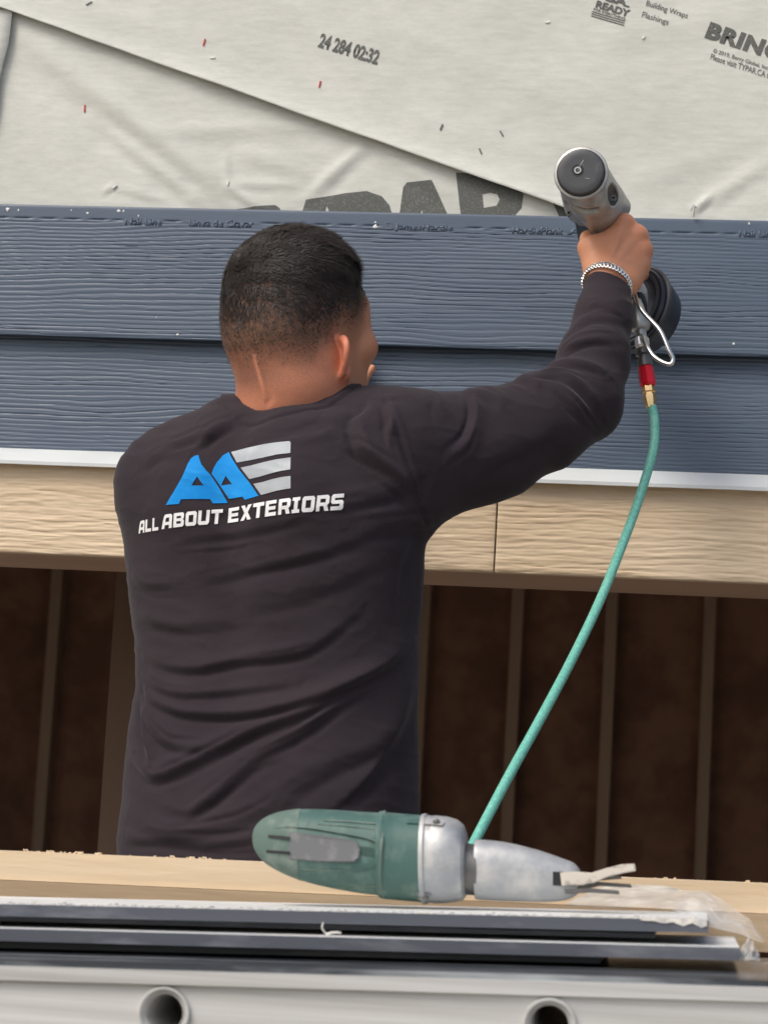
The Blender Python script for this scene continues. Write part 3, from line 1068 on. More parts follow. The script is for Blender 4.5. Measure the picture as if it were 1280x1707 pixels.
def head(P):
    d = s_ell(P, hp(0, -0.004, 0.004), AX, (0.0755, 0.094, 0.0845))
    d = smin(d, s_ell(P, hp(0, 0.010, -0.012), AX, (0.0730, 0.088, 0.072)), 0.02)
    d = smin(d, s_ell(P, hp(0, -0.030, -0.045), AX, (0.062, 0.058, 0.052)), 0.03)        # occiput
    d = smin(d, s_ell(P, hp(0, 0.036, -0.062), AX, (0.064, 0.058, 0.070)), 0.025)        # face block
    d = smin(d, s_ell(P, hp(0, 0.050, -0.108), AX, (0.052, 0.048, 0.036)), 0.025)        # jaw
    for s in (-1, 1):
        d = smin(d, s_cap(P, hp(s * 0.046, 0.064, -0.002), hp(s * 0.047, 0.064, -0.050), 0.019, 0.021), 0.012)
        d = smin(d, s_cap(P, hp(s * 0.044, 0.064, -0.060), hp(s * 0.036, 0.062, -0.108), 0.021, 0.020), 0.014)
        d = smin(d, s_cap(P, hp(s * 0.055, 0.008, -0.095), hp(s * 0.022, 0.083, -0.128), 0.014, 0.014), 0.018)
        d = smin(d, s_ell(P, hp(s * 0.050, 0.072, -0.052), AX, (0.020, 0.020, 0.018)), 0.014)  # cheekbone
        d = smin(d, s_cap(P, hp(s * 0.012, 0.098, -0.008), hp(s * 0.044, 0.082, -0.010), 0.009, 0.009), 0.012)  # brow
        d = smax(d, -s_ell(P, hp(s * 0.031, 0.103, -0.030), AX, (0.017, 0.013, 0.011)), 0.010)
        d = smin(d, s_ell(P, hp(s * 0.031, 0.082, -0.030), AX, (0.0122, 0.0122, 0.0122)), 0.003)
    d = smin(d, s_cap(P, hp(0, 0.094, -0.022), hp(0, 0.120, -0.062), 0.006, 0.010), 0.008)  # nose
    for s in (-1, 1):
        d = smin(d, s_ell(P, hp(s * 0.011, 0.110, -0.066), AX, (0.008, 0.009, 0.007)), 0.005)
    d = smin(d, s_cap(P, hp(-0.017, 0.092, -0.090), hp(0.017, 0.092, -0.090), 0.006, 0.006), 0.006)
    d = smin(d, s_cap(P, hp(-0.014, 0.091, -0.101), hp(0.014, 0.091, -0.101), 0.0065, 0.0065), 0.005)
    d = smin(d, s_ell(P, hp(0, 0.090, -0.125), AX, (0.018, 0.014, 0.014)), 0.012)
    # neck
    d = smin(d, s_chain(P, [hp(0.000, -0.030, -0.045), un(487, 640, 2.855), un(478, 705, 2.875)], (0.058, 0.0625, 0.066), 0.02), 0.022)
    d = smin(d, s_cap(P, hp(0.058, -0.012, -0.075), un(540, 690, 2.88), 0.016, 0.020), 0.02)
    for s in (-1, 1):
        d = smin(d, ear(P, s), 0.0045)
    # slanting crease at the nape
    a, b = un(427, 600, 2.80), un(443, 662, 2.80)
    q = P.copy()
    q[:, 1] = 2.80
    t = np.clip(((q - a) @ (b - a)) / ((b - a) @ (b - a)), 0, 1)
    dist = np.linalg.norm(q - a - t[:, None] * (b - a), axis=1)
    d = d - 0.0012 * np.exp(-(dist / 0.0035) ** 2) * (P[:, 1] < 2.87) * np.sin(np.pi * np.clip(t, .03, .97)) ** .5 \
        + 0.0012 * np.exp(-((dist - 0.007) / 0.004) ** 2) * (P[:, 1] < 2.87) * (q[:, 0] > a[0] + t * (b - a)[0])
    return d


# torso outline of the shirt: photo row, left and right outline
TOR = [(690, 345, 620), (705, 300, 655), (725, 264, 672), (750, 232, 684), (780, 212, 692), (815, 203, 700), (870, 203, 706), (930, 206, 704), (980, 210, 701), (1030, 216, 698), (1100, 224, 696),
       (1150, 224, 695), (1200, 215, 695), (1260, 208, 697), (1330, 204, 698), (1415, 196, 700), (1500, 200, 704), (1560, 205, 704)]
YT = math.radians(15)
TY = [2.885, 2.885, 2.885, 2.885, 2.885, 2.885, 2.885, 2.89, 2.89, 2.89, 2.89, 2.89, 2.89, 2.89, 2.885, 2.88, 2.88, 2.88]
TB = [0.080, 0.092, 0.102, 0.112, 0.120, 0.126, 0.130, 0.130, 0.128, 0.125, 0.121, 0.120, 0.121, 0.123, 0.126, 0.13, 0.13, 0.13]
tz, txc, tax = [], [], []
for (r, l, rr), b in zip(TOR, TB):
    A, B_ = un(l, r, 2.88), un(rr, r, 2.88)
    tz.append(0.5 * (A[2] + B_[2]))
    txc.append(0.5 * (A[0] + B_[0]))
    hw = 0.5 * (B_[0] - A[0])
    tax.append(math.sqrt(max(hw ** 2 - (b * math.sin(YT)) ** 2, 1e-4)) / math.cos(YT))
tz, txc, tax, TBa, TYa = map(np.array, (tz[::-1], txc[::-1], tax[::-1], TB[::-1], TY[::-1]))


def torso(P, grow=0.0, ztop=None):
    z = P[:, 2]
    xc, a, b, yc = (np.interp(z, tz, t) for t in (txc, tax, TBa, TYa))
    # image verticals lean: keep the centre line on the slanting rows
    dx, dy = P[:, 0] - xc, P[:, 1] - yc
    u = dx * math.cos(YT) - dy * math.sin(YT)
    v = dx * math.sin(YT) + dy * math.cos(YT)
    n = 2.35
    r = (np.abs(u / (a + grow)) ** n + np.abs(v / (b + grow)) ** n) ** (1 / n)
    d = (r - 1) * np.minimum(a, b) * 0.95
    # spine hollow and shoulder blades
    back = v < 0
    d = d + back * 0.010 * np.exp(-(u / 0.030) ** 2) * np.clip((z - tz[4]) / 0.2, 0, 1)
    for s, amp in ((-1, .007), (1, .011)):
        zc_ = un(440, 830, 2.8)[2]
        d = d - back * amp * np.exp(-((u - s * 0.085) / 0.045) ** 2 - ((z - zc_) / 0.07) ** 2)
    top = tz[-1] + 0.004
    d = smax(d, z - top, 0.03)
    return d


def clothed_arms(P, g=0.0):
    d = s_chain(P, [shR, un(800, 741, 2.915), un(900, 707, 2.955), elR], (0.0655 + g, 0.0615 + g, 0.0560 + g, 0.0500 + g), 0.03)
    d = smin(d, s_cap(P, un(700, 800, 2.87), un(830, 758, 2.92), 0.052 + g, 0.050 + g), 0.03)
    d2 = s_chain(P, [elR, un(990, 600, 3.02), un(1005, 530, 3.045), wrR + (wrR - elR) * 0.12], (0.0480 + g, 0.0435 + g, 0.0345 + g, 0.0300 + g), 0.02)
    d = smin(d, d2, 0.022)
    e = un(1000, 700, 3.0)
    d = smin(d, s_cap(P, elR, e, 0.04 + g, 0.014 + g), 0.022)
    l = s_chain(P, [shL, elL, wrL], (0.060 + g, 0.048 + g, 0.034 + g), 0.02)
    return d, l


def shirt_f(P):
    d = torso(P)
    a, l = clothed_arms(P)
    # yoke from neck to the shoulders
    yk = s_chain(P, [un(312, 782, 2.885), un(400, 738, 2.875), neckB, un(585, 728, 2.875), shR + np.array([-.01, 0, -0.004])], (0.054, 0.052, 0.056, 0.058, 0.062), 0.02)
    d = smin(d, yk, 0.03)
    d = smin(d, a, 0.045)
    d = smin(d, l, 0.03)
    zb = un(440, 1530, 2.78)[2]
    d = smax(d, zb - P[:, 2], 0.006)
    # neck opening and cuff: cut where the skin comes out
    nk = s_cap(P, un(480, 705, 2.868), un(494, 560, 2.862), 0.0675, 0.072)
    d = smax(d, -nk, 0.004)
    ca = wrR + (wrR - un(1000, 560, 3.03)) * 0.0
    fdir = (wrR - elR) / np.linalg.norm(wrR - elR)
    cut = (P - wrR) @ fdir - 0.008 - 0.10 * (P[:, 0] - wrR[0]) * -1.0
    near = np.linalg.norm(P - wrR, axis=1) < 0.10
    d = np.where(near, smax(d, cut, 0.004), d)
    ldir = (wrL - elL) / np.linalg.norm(wrL - elL)
    cl = (P - wrL) @ ldir - 0.003
    nl = np.linalg.norm(P - wrL, axis=1) < 0.07
    d = np.where(nl, smax(d, cl, 0.004), d)
    return d


def body_f(P):
    d = head(P)
    t = torso(P, -0.02) + 0.004
    a, l = clothed_arms(P, -0.014)
    t = smin(t, s_chain(P, [shL, neckB, shR], (0.045, 0.045, 0.05), 0.02), 0.02)
    d = smin(d, t, 0.02)
    d = smin(d, a, 0.02)
    d = smin(d, l, 0.02)
    d = smin(d, handR(P), 0.006)
    d = smin(d, handL(P), 0.006)
    return smax(d, un(440, 1500, 2.78)[2] - P[:, 2], 0.01)


BP, BF = sdf_mesh(body_f, (-0.80, 2.68, 1.02), (-0.02, 3.34, 1.95), 0.0023)
body = meshobj('body', BP, BF, M['skin'], man)
# colour attributes: stubble where hair is cropped close, blush on ears, knuckles and cheeks
q = (BP - HC) @ AX.T
qs, qf, qu = q[:, 0], q[:, 1], q[:, 2]
stub = np.zeros(len(BP))
inhead = (np.linalg.norm((BP - hp(0, 0, -0.03)), axis=1) < 0.16)
# lower hair line: at the nape low, rising in front of the ear to the temple
hl = np.interp(qf, [-0.12, -0.05, -0.02, 0.0, 0.03, 0.05, 0.066, 0.078, 0.095], [-0.092, -0.088, -0.066, -0.040, -0.040, -0.026, 0.002, 0.030, 0.045])
up_ = qu - hl
stub = np.clip((up_ + 0.030) / 0.060, 0, 1) ** 1.15
nape = np.clip((qu + 0.132) / 0.03, 0, 1) * np.clip((-0.015 - qf) / 0.02, 0, 1) * np.clip(1.25 - np.abs(qs) / 0.06, 0, 1)
stub = np.maximum(stub * (0.80 + 0.18 * np.clip((qu - 0.005) / 0.03, 0, 1)), 0.60 * nape)
stub = np.where((qf > 0.085) & (qu < 0.05), 0, stub)
earm = (np.minimum(ear(BP, 1), ear(BP, -1)) < 0.0035)
stub = np.where(earm, 0, stub)
# bare crease line at the nape
a_, b_ = un(427, 598, 2.80), un(443, 664, 2.80)
t_ = np.clip(((BP - a_) @ (b_ - a_)) / ((b_ - a_) @ (b_ - a_)), 0, 1)
cx_ = a_ + t_[:, None] * (b_ - a_)
stub = stub * (1 - 0.9 * np.exp(-(np.hypot(BP[:, 0] - cx_[:, 0], BP[:, 2] - cx_[:, 2]) / 0.0022) ** 2) * (BP[:, 1] < 2.86))
stub = np.where(inhead & (qu > -0.14), stub, 0)
blush = np.where(earm, 0.5, 0.0)
blush = np.maximum(blush, 0.45 * np.exp(-((qs - 0.05) ** 2 + (qf - 0.085) ** 2 + (qu + 0.06) ** 2) / 0.0004))
for k_ in mcp:
    blush = np.maximum(blush, 0.45 * np.exp(-np.sum((BP - k_) ** 2, 1) / 0.00018))
blush = np.maximum(blush, 0.25 * inhead * (qu < -0.06) * (qf < 0.02))
for nm, arr in (('stubble', stub), ('blush', blush)):
    at = body.data.attributes.new(nm, 'FLOAT', 'POINT')
    at.data.foreach_set('value', arr.astype(np.float32))


# ---- hair: thousands of short tapered strands rooted on the scalp
def build_hair():
    N_ = vnormals(BP, BF)
    ok = np.nonzero(inhead & (up_ > 0.002) & ~earm & (qu > -0.085) & (qf < 0.088))[0]
    wgt = np.clip(0.10 + (qu[ok] + 0.035) * 12, 0.10, 1.0)
    # fade: strands thin out and shorten towards the hair line
    fade = np.clip((up_[ok] - 0.002) / 0.055, 0, 1)
    wgt = wgt * (0.35 + 0.65 * fade)
    pick = RNG.choice(ok, size=90000, p=wgt / wgt.sum())
    R0 = BP[pick] + RNG.normal(size=(len(pick), 3)) * 0.0009
    Nn = N_[pick]
    f = np.clip((up_[pick] - 0.002) / 0.06, 0, 1)
    top = np.clip((qu[pick] - 0.020) / 0.035, 0, 1)
    topf = top * np.clip((qf[pick] + 0.07) / 0.09, 0.25, 1)
    L = 0.0012 + 0.0040 * f ** 1.5 + 0.0185 * topf
    L *= 0.7 + 0.6 * RNG.random(len(pick))
    # growth direction: round the crown, then forward and to the right on top, down on the sides
    crown = hp(-0.012, -0.072, 0.040)
    rad = R0 - crown
    rad = rad - Nn * np.sum(rad * Nn, 1, keepdims=True)
    rl = np.linalg.norm(rad, axis=1, keepdims=True) + 1e-6
    rad /= rl
    swirl = np.cross(Nn, rad)
    sw = np.exp(-rl / 0.035)
    g_ = rad * (1 - 0.6 * sw) + swirl * sw * 0.9
    fw = HF + HS * 0.25
    fw = fw - Nn * (Nn @ fw)[:, None]
    dn = -HU - Nn * (Nn @ -HU)[:, None]
    dirv = g_ * 0.7 + fw * topf[:, None] * 0.7 + dn * (1 - top)[:, None] * 0.6
    cl = np.stack([noise2(R0[:, 0] * 95, R0[:, 2] * 95, 1), noise2(R0[:, 1] * 95, R0[:, 0] * 95, 2), noise2(R0[:, 2] * 95, R0[:, 1] * 95, 3)], -1) - 0.5
    dirv = dirv + cl * 2.2 + RNG.normal(size=dirv.shape) * 0.22
    dirv = dirv - Nn * np.sum(dirv * Nn, 1, keepdims=True)
    dirv /= np.linalg.norm(dirv, axis=1, keepdims=True)
    lift = (0.30 + 0.35 * topf + 0.25 * RNG.random(len(pick)))[:, None]
    side = np.cross(dirv, Nn)
    w = (0.00034 + 0.00022 * top)[:, None]
    p0_ = R0 - Nn * 0.0005
    p1_ = R0 + (dirv * (1 - lift * .5) + Nn * lift) * (L * 0.5)[:, None]
    p2_ = p1_ + (dirv + Nn * lift * 0.25) * (L * 0.55)[:, None]
    Vv = np.stack([p0_ - side * w, p0_ + side * w, p1_ + side * w * 0.9, p1_ - side * w * 0.9, p2_ + side * w * .25, p2_ - side * w * .25], 1)
    n = len(pick)
    base = (np.arange(n) * 6)[:, None]
    F = np.concatenate([base + np.array([[0, 1, 2, 3]]), base + np.array([[3, 2, 4, 5]])], 0)
    o = meshobj('hair', Vv.reshape(-1, 3), F, M['hair'], man)
    o['kind'] = 'stuff'
    return o


build_hair()

# ---- shirt
SP, SF = sdf_mesh(shirt_f, (-0.86, 2.66, 1.02), (-0.04, 3.32, 1.87), 0.0025)
SN = vnormals(SP, SF)
# folds: polylines in the photograph's coordinates carried to the back of the shirt; amplitude and half-width in metres
FOLDS = [
    ([(228, 1085), (270, 1105), (330, 1112), (400, 1100), (470, 1095), (530, 1078), (600, 1020)], .0060, .0075),
    ([(226, 1118), (265, 1143), (320, 1155), (400, 1150), (500, 1140)], .0055, .0070),
    ([(230, 1145), (260, 1170), (320, 1187), (420, 1188), (520, 1165), (600, 1128), (645, 1100)], .0070, .0070),
    ([(240, 1180), (255, 1215), (290, 1240), (350, 1245)], .0065, .0080),
    ([(205, 1255), (232, 1280), (262, 1292), (330, 1265), (420, 1222), (500, 1190), (570, 1150), (640, 1105), (672, 1060)], .0085, .0085),
    ([(425, 1262), (500, 1225), (560, 1180), (632, 1128)], .0060, .0080),
    ([(268, 1340), (320, 1350), (355, 1330), (420, 1275), (480, 1250)], .0060, .0100),
    ([(205, 1345), (250, 1375), (300, 1385), (400, 1368), (480, 1330)], .0050, .0110),
    ([(195, 1395), (260, 1398), (380, 1402), (470, 1392)], .0055, .0080),
    ([(470, 1350), (500, 1310), (560, 1270), (620, 1240), (660, 1180)], .0045, .0140),
    ([(560, 1345), (610, 1300), (650, 1230), (675, 1130), (690, 1060)], .0055, .0120),
    ([(200, 950), (240, 968), (290, 972)], .0040, .0080),
    ([(215, 1010), (260, 1030), (330, 1040), (420, 1030)], .0030, .0110),
    ([(290, 900), (380, 892), (450, 885), (520, 868)], .0028, .0080),
    ([(340, 965), (420, 950), (500, 935), (570, 915), (620, 890)], .0035, .0090),
    ([(400, 1010), (480, 1000), (560, 975), (640, 930)], .0028, .0120),
    ([(580, 742), (630, 765), (665, 790), (690, 812)], .0065, .0085),
    ([(600, 690), (598, 720), (615, 760), (650, 800), (690, 835)], .0060, .0085),
    ([(565, 850), (620, 835), (690, 800)], .0045, .0090),
    ([(600, 885), (660, 870), (715, 850), (770, 838)], .0035, .0120),
    ([(330, 745), (350, 720), (385, 700)], .0055, .0090),
    ([(262, 745), (300, 735), (345, 722)], .0035, .0070),
    ([(230, 775), (258, 755), (300, 752)], .0030, .0080),
    ([(400, 745), (440, 725), (520, 712), (575, 690)], .0030, .0090),
    ([(560, 700), (548, 720), (500, 738), (430, 742)], .0028, .0080),
    ([(780, 658), (798, 680), (804, 720), (792, 760), (765, 790)], .0060, .0060),
    ([(795, 665), (830, 680), (850, 700)], .0040, .0080),
    ([(645, 668), (655, 700), (650, 730)], .0060, .0070),
    ([(620, 662), (612, 690), (590, 710)], .0045, .0070),
    ([(700, 672), (740, 690), (760, 730)], .0020, .0120),
    ([(860, 632), (885, 642), (905, 660)], .0050, .0070),
    ([(905, 612), (940, 605), (985, 612), (1010, 625)], .0065, .0060),
    ([(900, 628), (935, 630), (975, 655), (1000, 690)], .0075, .0065),
    ([(905, 645), (945, 670), (975, 705)], .0050, .0065),
    ([(930, 590), (948, 572), (985, 560), (1020, 560)], .0055, .0060),
    ([(950, 540), (970, 520), (1000, 515), (1030, 520)], .0040, .0060),
    ([(965, 502), (990, 490), (1030, 500)], .0025, .0060),
    ([(800, 800), (850, 770), (900, 745), (940, 700)], .0025, .0150),
    ([(225, 1160), (232, 1220), (248, 1270)], .0060, .0070),
    ([(705, 890), (690, 960), (680, 1040)], .0040, .0110),
]


_fr = random.Random(23)
for _pts, _A, _w in list(FOLDS):
    for _k in range(2):
        _ox, _oy = _fr.uniform(-9, 9), _fr.choice((-1, 1)) * _fr.uniform(8, 20)
        _i0 = 0 if len(_pts) < 4 else _fr.randint(0, len(_pts) - 3)
        _sub = _pts[_i0:_i0 + 3]
        FOLDS.append(([(x + _ox + _fr.uniform(-5, 5), y + _oy + _fr.uniform(-3, 3)) for x, y in _sub], _A * _fr.uniform(.18, .38), _w * _fr.uniform(.40, .6)))
# sleeve seam round the armhole and the side seam, shallow grooves
SEAMS = [[(640, 664), (662, 715), (684, 790), (700, 862)]]


def fold_field(P, Nrm):
    X, Z = P[:, 0], P[:, 2]
    H = np.zeros(len(P))
    back = np.clip((-Nrm[:, 1] + 0.15) / 0.35, 0, 1)
    for pts, A, w in FOLDS:
        pl = [un(x, y, 2.79 if x < 720 else 2.95) for x, y in pts]
        pl = catmull(pl, 5)
        best = np.full(len(P), 9.0)
        sg = np.zeros(len(P))
        tt = np.zeros(len(P))
        n = len(pl) - 1
        x0, x1 = min(p[0] for p in pl) - 4 * w, max(p[0] for p in pl) + 4 * w
        z0, z1 = min(p[2] for p in pl) - 4 * w, max(p[2] for p in pl) + 4 * w
        ix = np.nonzero((X > x0) & (X < x1) & (Z > z0) & (Z < z1) & (back > 0))[0]
        if not len(ix):
            continue
        bx_, sx_, tx_ = np.full(len(ix), 9.0), np.zeros(len(ix)), np.zeros(len(ix))
        for i in range(n):
            dd, s_, t = seg_dist(X[ix], Z[ix], pl[i], pl[i + 1])
            m_ = dd < bx_
            bx_ = np.where(m_, dd, bx_)
            sx_ = np.where(m_, s_, sx_)
            tx_ = np.where(m_, (i + t) / n, tx_)
        taper = np.sin(np.pi * np.clip(tx_, 0.015, 0.985)) ** 0.6
        sd_ = bx_ * sx_                     # > 0 : below / right of the fold's direction
        e_ = np.sqrt(sd_ ** 2 + 0.0012 ** 2)
        ridge = np.where(sd_ > 0, np.exp(-(e_ / (0.75 * w)) ** 1.3), np.exp(-(e_ / (1.7 * w)) ** 1.5))
        valley = np.exp(-((sd_ - 1.25 * w) / (0.60 * w)) ** 2)
        H[ix] += 1.05 * A * taper * (ridge - 0.62 * valley) * back[ix]
    for pts in SEAMS:
        pl = catmull([un(x, y, 2.79) for x, y in pts], 5)
        dm = np.full(len(P), 9.0)
        for i in range(len(pl) - 1):
            dm = np.minimum(dm, seg_dist(X, Z, pl[i], pl[i + 1])[0])
        H += (-0.0016 * np.exp(-(dm / 0.0026) ** 2) + 0.0012 * np.exp(-((dm - 0.006) / 0.003) ** 2)) * back
    return H


H_ = fold_field(SP, SN)
H_ += 0.0022 * (fbm2(SP[:, 0] * 13 + SP[:, 2] * 4, SP[:, 2] * 20, 14, 3) - 0.5)
H_ += 0.0016 * (np.abs(fbm2(SP[:, 0] * 22 - SP[:, 2] * 9, SP[:, 2] * 48 + SP[:, 0] * 10, 17, 2) - 0.5) * 2) ** .7 * -1
# ribbed collar band
nkc = s_cap(SP, un(480, 705, 2.868), un(494, 560, 2.862), 0.0675, 0.072)
H_ += np.where(SP[:, 2] > neckB[2] - .02, 0.0022 * (1 / (1 + np.exp((nkc - 0.0165) / 0.0006))) - 0.0016 * np.exp(-((nkc - 0.0185) / 0.0012) ** 2), 0)
SP2 = SP + SN * H_[:, None]
shirt = meshobj('shirt', SP2, SF, M['shirt'], man)
SBVH = BVHTree.FromPolygons([tuple(p) for p in SP2], [tuple(map(int, f)) for f in SF])


def y_shirt(X, Z):
    out = []
    for x, z in zip(np.ravel(X), np.ravel(Z)):
        h_ = SBVH.ray_cast(Vector((x, 2.4, z)), Vector((0, 1, 0)))
        out.append(h_[0].y if h_[0] else 2.80)
    return np.array(out)


# ---- the print on the back
def L4(pts):
    return [(270 + u / 4, 730 + v / 4) for u, v in pts]


PD = 2.775
LA1 = L4([(20, 443), (75, 360), (133, 262), (150, 225), (165, 178), (185, 135), (208, 115), (238, 108), (246, 135), (262, 175), (292, 212), (330, 252), (385, 335), (445, 437), (345, 439), (325, 410), (130, 410), (115, 441)])
LH1 = L4([(200, 319), (237, 259), (282, 319)])
LA2 = L4([(333, 238), (345, 200), (365, 160), (400, 112), (440, 88), (465, 135), (520, 215), (600, 310), (672, 408), (573, 427), (553, 403), (452, 410), (395, 325)])
LH2 = L4([(397, 319), (428, 254), (472, 312)])
place_px('printed_emblem', poly_bm([LA1], [LH1]), PD, y_shirt, 0.0010, M['blue'], shirt, step=3.5)
place_px('printed_emblem', poly_bm([LA2], [LH2]), PD, y_shirt, 0.0010, M['blue'], shirt, step=3.5)
for bar in ([(456, 88), (560, 70), (660, 56), (770, 46), (868, 41), (879, 50), (882, 125), (790, 134), (690, 150), (600, 160), (502, 166)],
            [(533, 205), (610, 198), (700, 182), (790, 168), (886, 157), (889, 240), (820, 250), (760, 263), (680, 280), (602, 290)],
            [(632, 325), (700, 318), (770, 303), (830, 292), (892, 285), (894, 368), (800, 382), (740, 395), (690, 404)]):
    place_px('printed_bar', poly_bm([L4(bar)]), PD, y_shirt, 0.0010, M['silver'], shirt, step=3.5)
GL = {
    'A': ([(0, 0), (.10, .55), (.22, .92), (.34, 1), (.86, 1), (1, .88), (1, 0), (.72, 0), (.72, .24), (.30, .24), (.27, 0)], [[(.34, .46), (.42, .76), (.72, .76), (.72, .46)]]),
    'L': ([(0, 0), (0, 1), (.29, 1), (.29, .25), (.95, .25), (.95, 0)], []),
    'B': ([(0, 0), (0, 1), (.86, 1), (.98, .88), (.98, .62), (.90, .52), (1, .42), (1, .13), (.87, 0)], [[(.29, .61), (.29, .77), (.70, .77), (.70, .61)], [(.29, .23), (.29, .41), (.71, .41), (.71, .23)]]),
    'O': ([(.13, 0), (0, .13), (0, .87), (.13, 1), (.87, 1), (1, .87), (1, .13), (.87, 0)], [[(.29, .25), (.29, .75), (.71, .75), (.71, .25)]]),
    'U': ([(0, 1), (0, .13), (.13, 0), (.87, 0), (1, .13), (1, 1), (.71, 1), (.71, .25), (.29, .25), (.29, 1)], []),
    'T': ([(0, 1), (1, 1), (1, .75), (.65, .75), (.65, 0), (.35, 0), (.35, .75), (0, .75)], []),
    'E': ([(0, 0), (0, 1), (.93, 1), (.93, .77), (.29, .77), (.29, .61), (.88, .61), (.88, .39), (.29, .39), (.29, .23), (.94, .23), (.94, 0)], []),
    'X': ([(0, 0), (.33, .5), (0, 1), (.34, 1), (.5, .73), (.66, 1), (1, 1), (.67, .5), (1, 0), (.66, 0), (.5, .27), (.34, 0)], []),
    'R': ([(0, 0), (0, 1), (.87, 1), (1, .88), (1, .48), (.86, .35), (1, 0), (.68, 0), (.56, .31), (.29, .31), (.29, 0)], [[(.29, .53), (.29, .77), (.71, .77), (.71, .53)]]),
    'I': ([(0, 1), (.62, 1), (.62, .78), (.46, .78), (.46, .22), (.62, .22), (.62, 0), (0, 0), (0, .22), (.16, .22), (.16, .78), (0, .78)], []),
    'S': ([(0, 0), (0, .24), (.70, .24), (.70, .39), (.13, .39), (0, .51), (0, .88), (.13, 1), (.97, 1), (.97, .76), (.29, .76), (.29, .62), (.87, .62), (1, .5), (1, .13), (.87, 0)], []),
}
for word, BL_, BR_, hl_, hr_ in (('ALL', (218, 882), (260, 881), 20, 21), ('ABOUT', (266, 880), (371, 873.5), 23, 24), ('EXTERIORS', (381, 872.5), (577, 855), 24, 27)):
    ws = [0.66 if ch == 'I' else 1.0 for ch in word]
    tot = sum(ws) + 0.14 * (len(word) - 1)
    polys, hls, xo = [], [], 0.0
    BL_, BR_ = np.array(BL_, float), np.array(BR_, float)
    for ch, w_ in zip(word, ws):
        def tr(p, xo=xo):
            u_ = (xo + p[0]) / tot
            h_ = hl_ + (hr_ - hl_) * u_
            q_ = BL_ + (BR_ - BL_) * u_ + np.array([0.10, -1.0]) * h_ * p[1] * np.array([1, 1])
            return (q_[0], q_[1] - 1.2 * math.sin(math.pi * u_) * (word == 'EXTERIORS') * -1)
        place_px('printed_letter', poly_bm([[tr(p) for p in GL[ch][0]]], [[tr(p) for p in h] for h in GL[ch][1]]), PD, y_shirt, 0.0011, M['white'], shirt, step=4)
        xo += w_ + 0.14

# ---- bracelet on the right wrist
fd = (wrR - elR) / np.linalg.norm(wrR - elR)
cc = wrR + fd * 0.006
bu, bv, ba = frame_of(fd)
bm = bmesh.new()
NL = 44
ring = []
for i in range(NL):
    t = 2 * math.pi * i / NL
    rr = bu * math.cos(t) + bv * math.sin(t)
    ring.append((cc + rr * 0.0322 + fd * (0.010 * (rr @ np.array([0, -1, 0])) - 0.003 * (rr @ np.array([1, 0, 0]))), rr))
for i in range(NL):
    p, rr = ring[i]
    nx_ = ring[(i + 1) % NL][0] - ring[i - 1][0]
    nx_ /= np.linalg.norm(nx_)
    side = np.cross(nx_, rr)
    # curb link: a small twisted oval loop
    loop = []
    tw = 0.75
    e1 = nx_ * math.cos(tw) + side * math.sin(tw)
    e2 = np.cross(rr, e1)
    for k in range(10):
        a = 2 * math.pi * k / 10
        loop.append(p + e1 * 0.0042 * math.cos(a) + e2 * 0.0027 * math.sin(a) + rr * 0.0008 * math.sin(2 * a))
    for k in range(10):
        A_, B_ = loop[k], loop[(k + 1) % 10]
        tube('', [A_, B_], 0.00125, None, bm=bm, n=5, smoothpath=False, cap=False)
br = bmobj('bracelet', bm, M['chain'], man)
br['label'] = 'chunky silver curb-chain bracelet'


# ---- trousers and boots below the bench
def trousers_f(P):
    zt = un(440, 1500, 2.8)[2]
    c = np.array([np.interp(zt, tz, txc), 2.89, 0])
    d = s_ell(P, c + np.array([0, 0, zt - 0.10]), np.eye(3), (0.175, 0.12, 0.17))
    for s in (-1, 1):
        d = smin(d, s_chain(P, [c + np.array([s * 0.09, 0, zt - 0.16]), c + np.array([s * 0.11, 0.02, 0.52]), c + np.array([s * 0.12, 0.0, 0.09])], (0.088, 0.065, 0.062), 0.02), 0.02)
    return smax(smax(d, 0.07 - P[:, 2], .004), P[:, 2] - zt - 0.02, .004)


TP, TF = sdf_mesh(trousers_f, (-0.80, 2.70, 0.03), (-0.18, 3.10, 1.12), 0.008)
meshobj('trousers', TP, TF, M['denim'], man)
tcx = np.interp(un(440, 1500, 2.8)[2], tz, txc)
for s in (-1, 1):
    def boot_f(P, s=s):
        c = np.array([tcx + s * 0.12, 2.89, 0])
        d = s_cap(P, c + [0, -0.01, 0.05], c + [0, -0.005, 0.17], 0.048, 0.05)
        d = smin(d, s_cap(P, c + [0, -0.02, 0.045], c + [s * 0.01, 0.17, 0.04], 0.045, 0.042), 0.03)
        return smax(d, 0.001 - P[:, 2], 0.004)
    P_, F_ = sdf_mesh(boot_f, (tcx + s * .12 - .08, 2.78, -0.02), (tcx + s * .12 + .08, 3.16, 0.26), 0.005)
    meshobj('boot', P_, F_, M['boot'], man)

# ------------------------------------------------------------------ nail gun
A0 = un(968, 287, 2.985)                # centre of the back cap
ng = thing('nail_gun', 'silver pneumatic coil nail gun with black end cap gripped in the raised right hand', 'nail gun', A0)
YV = np.array([0, 1.0, 0])
B0 = A0 + YV * 0.20
HXd = (GH1 - GH0) / np.linalg.norm(GH1 - GH0)


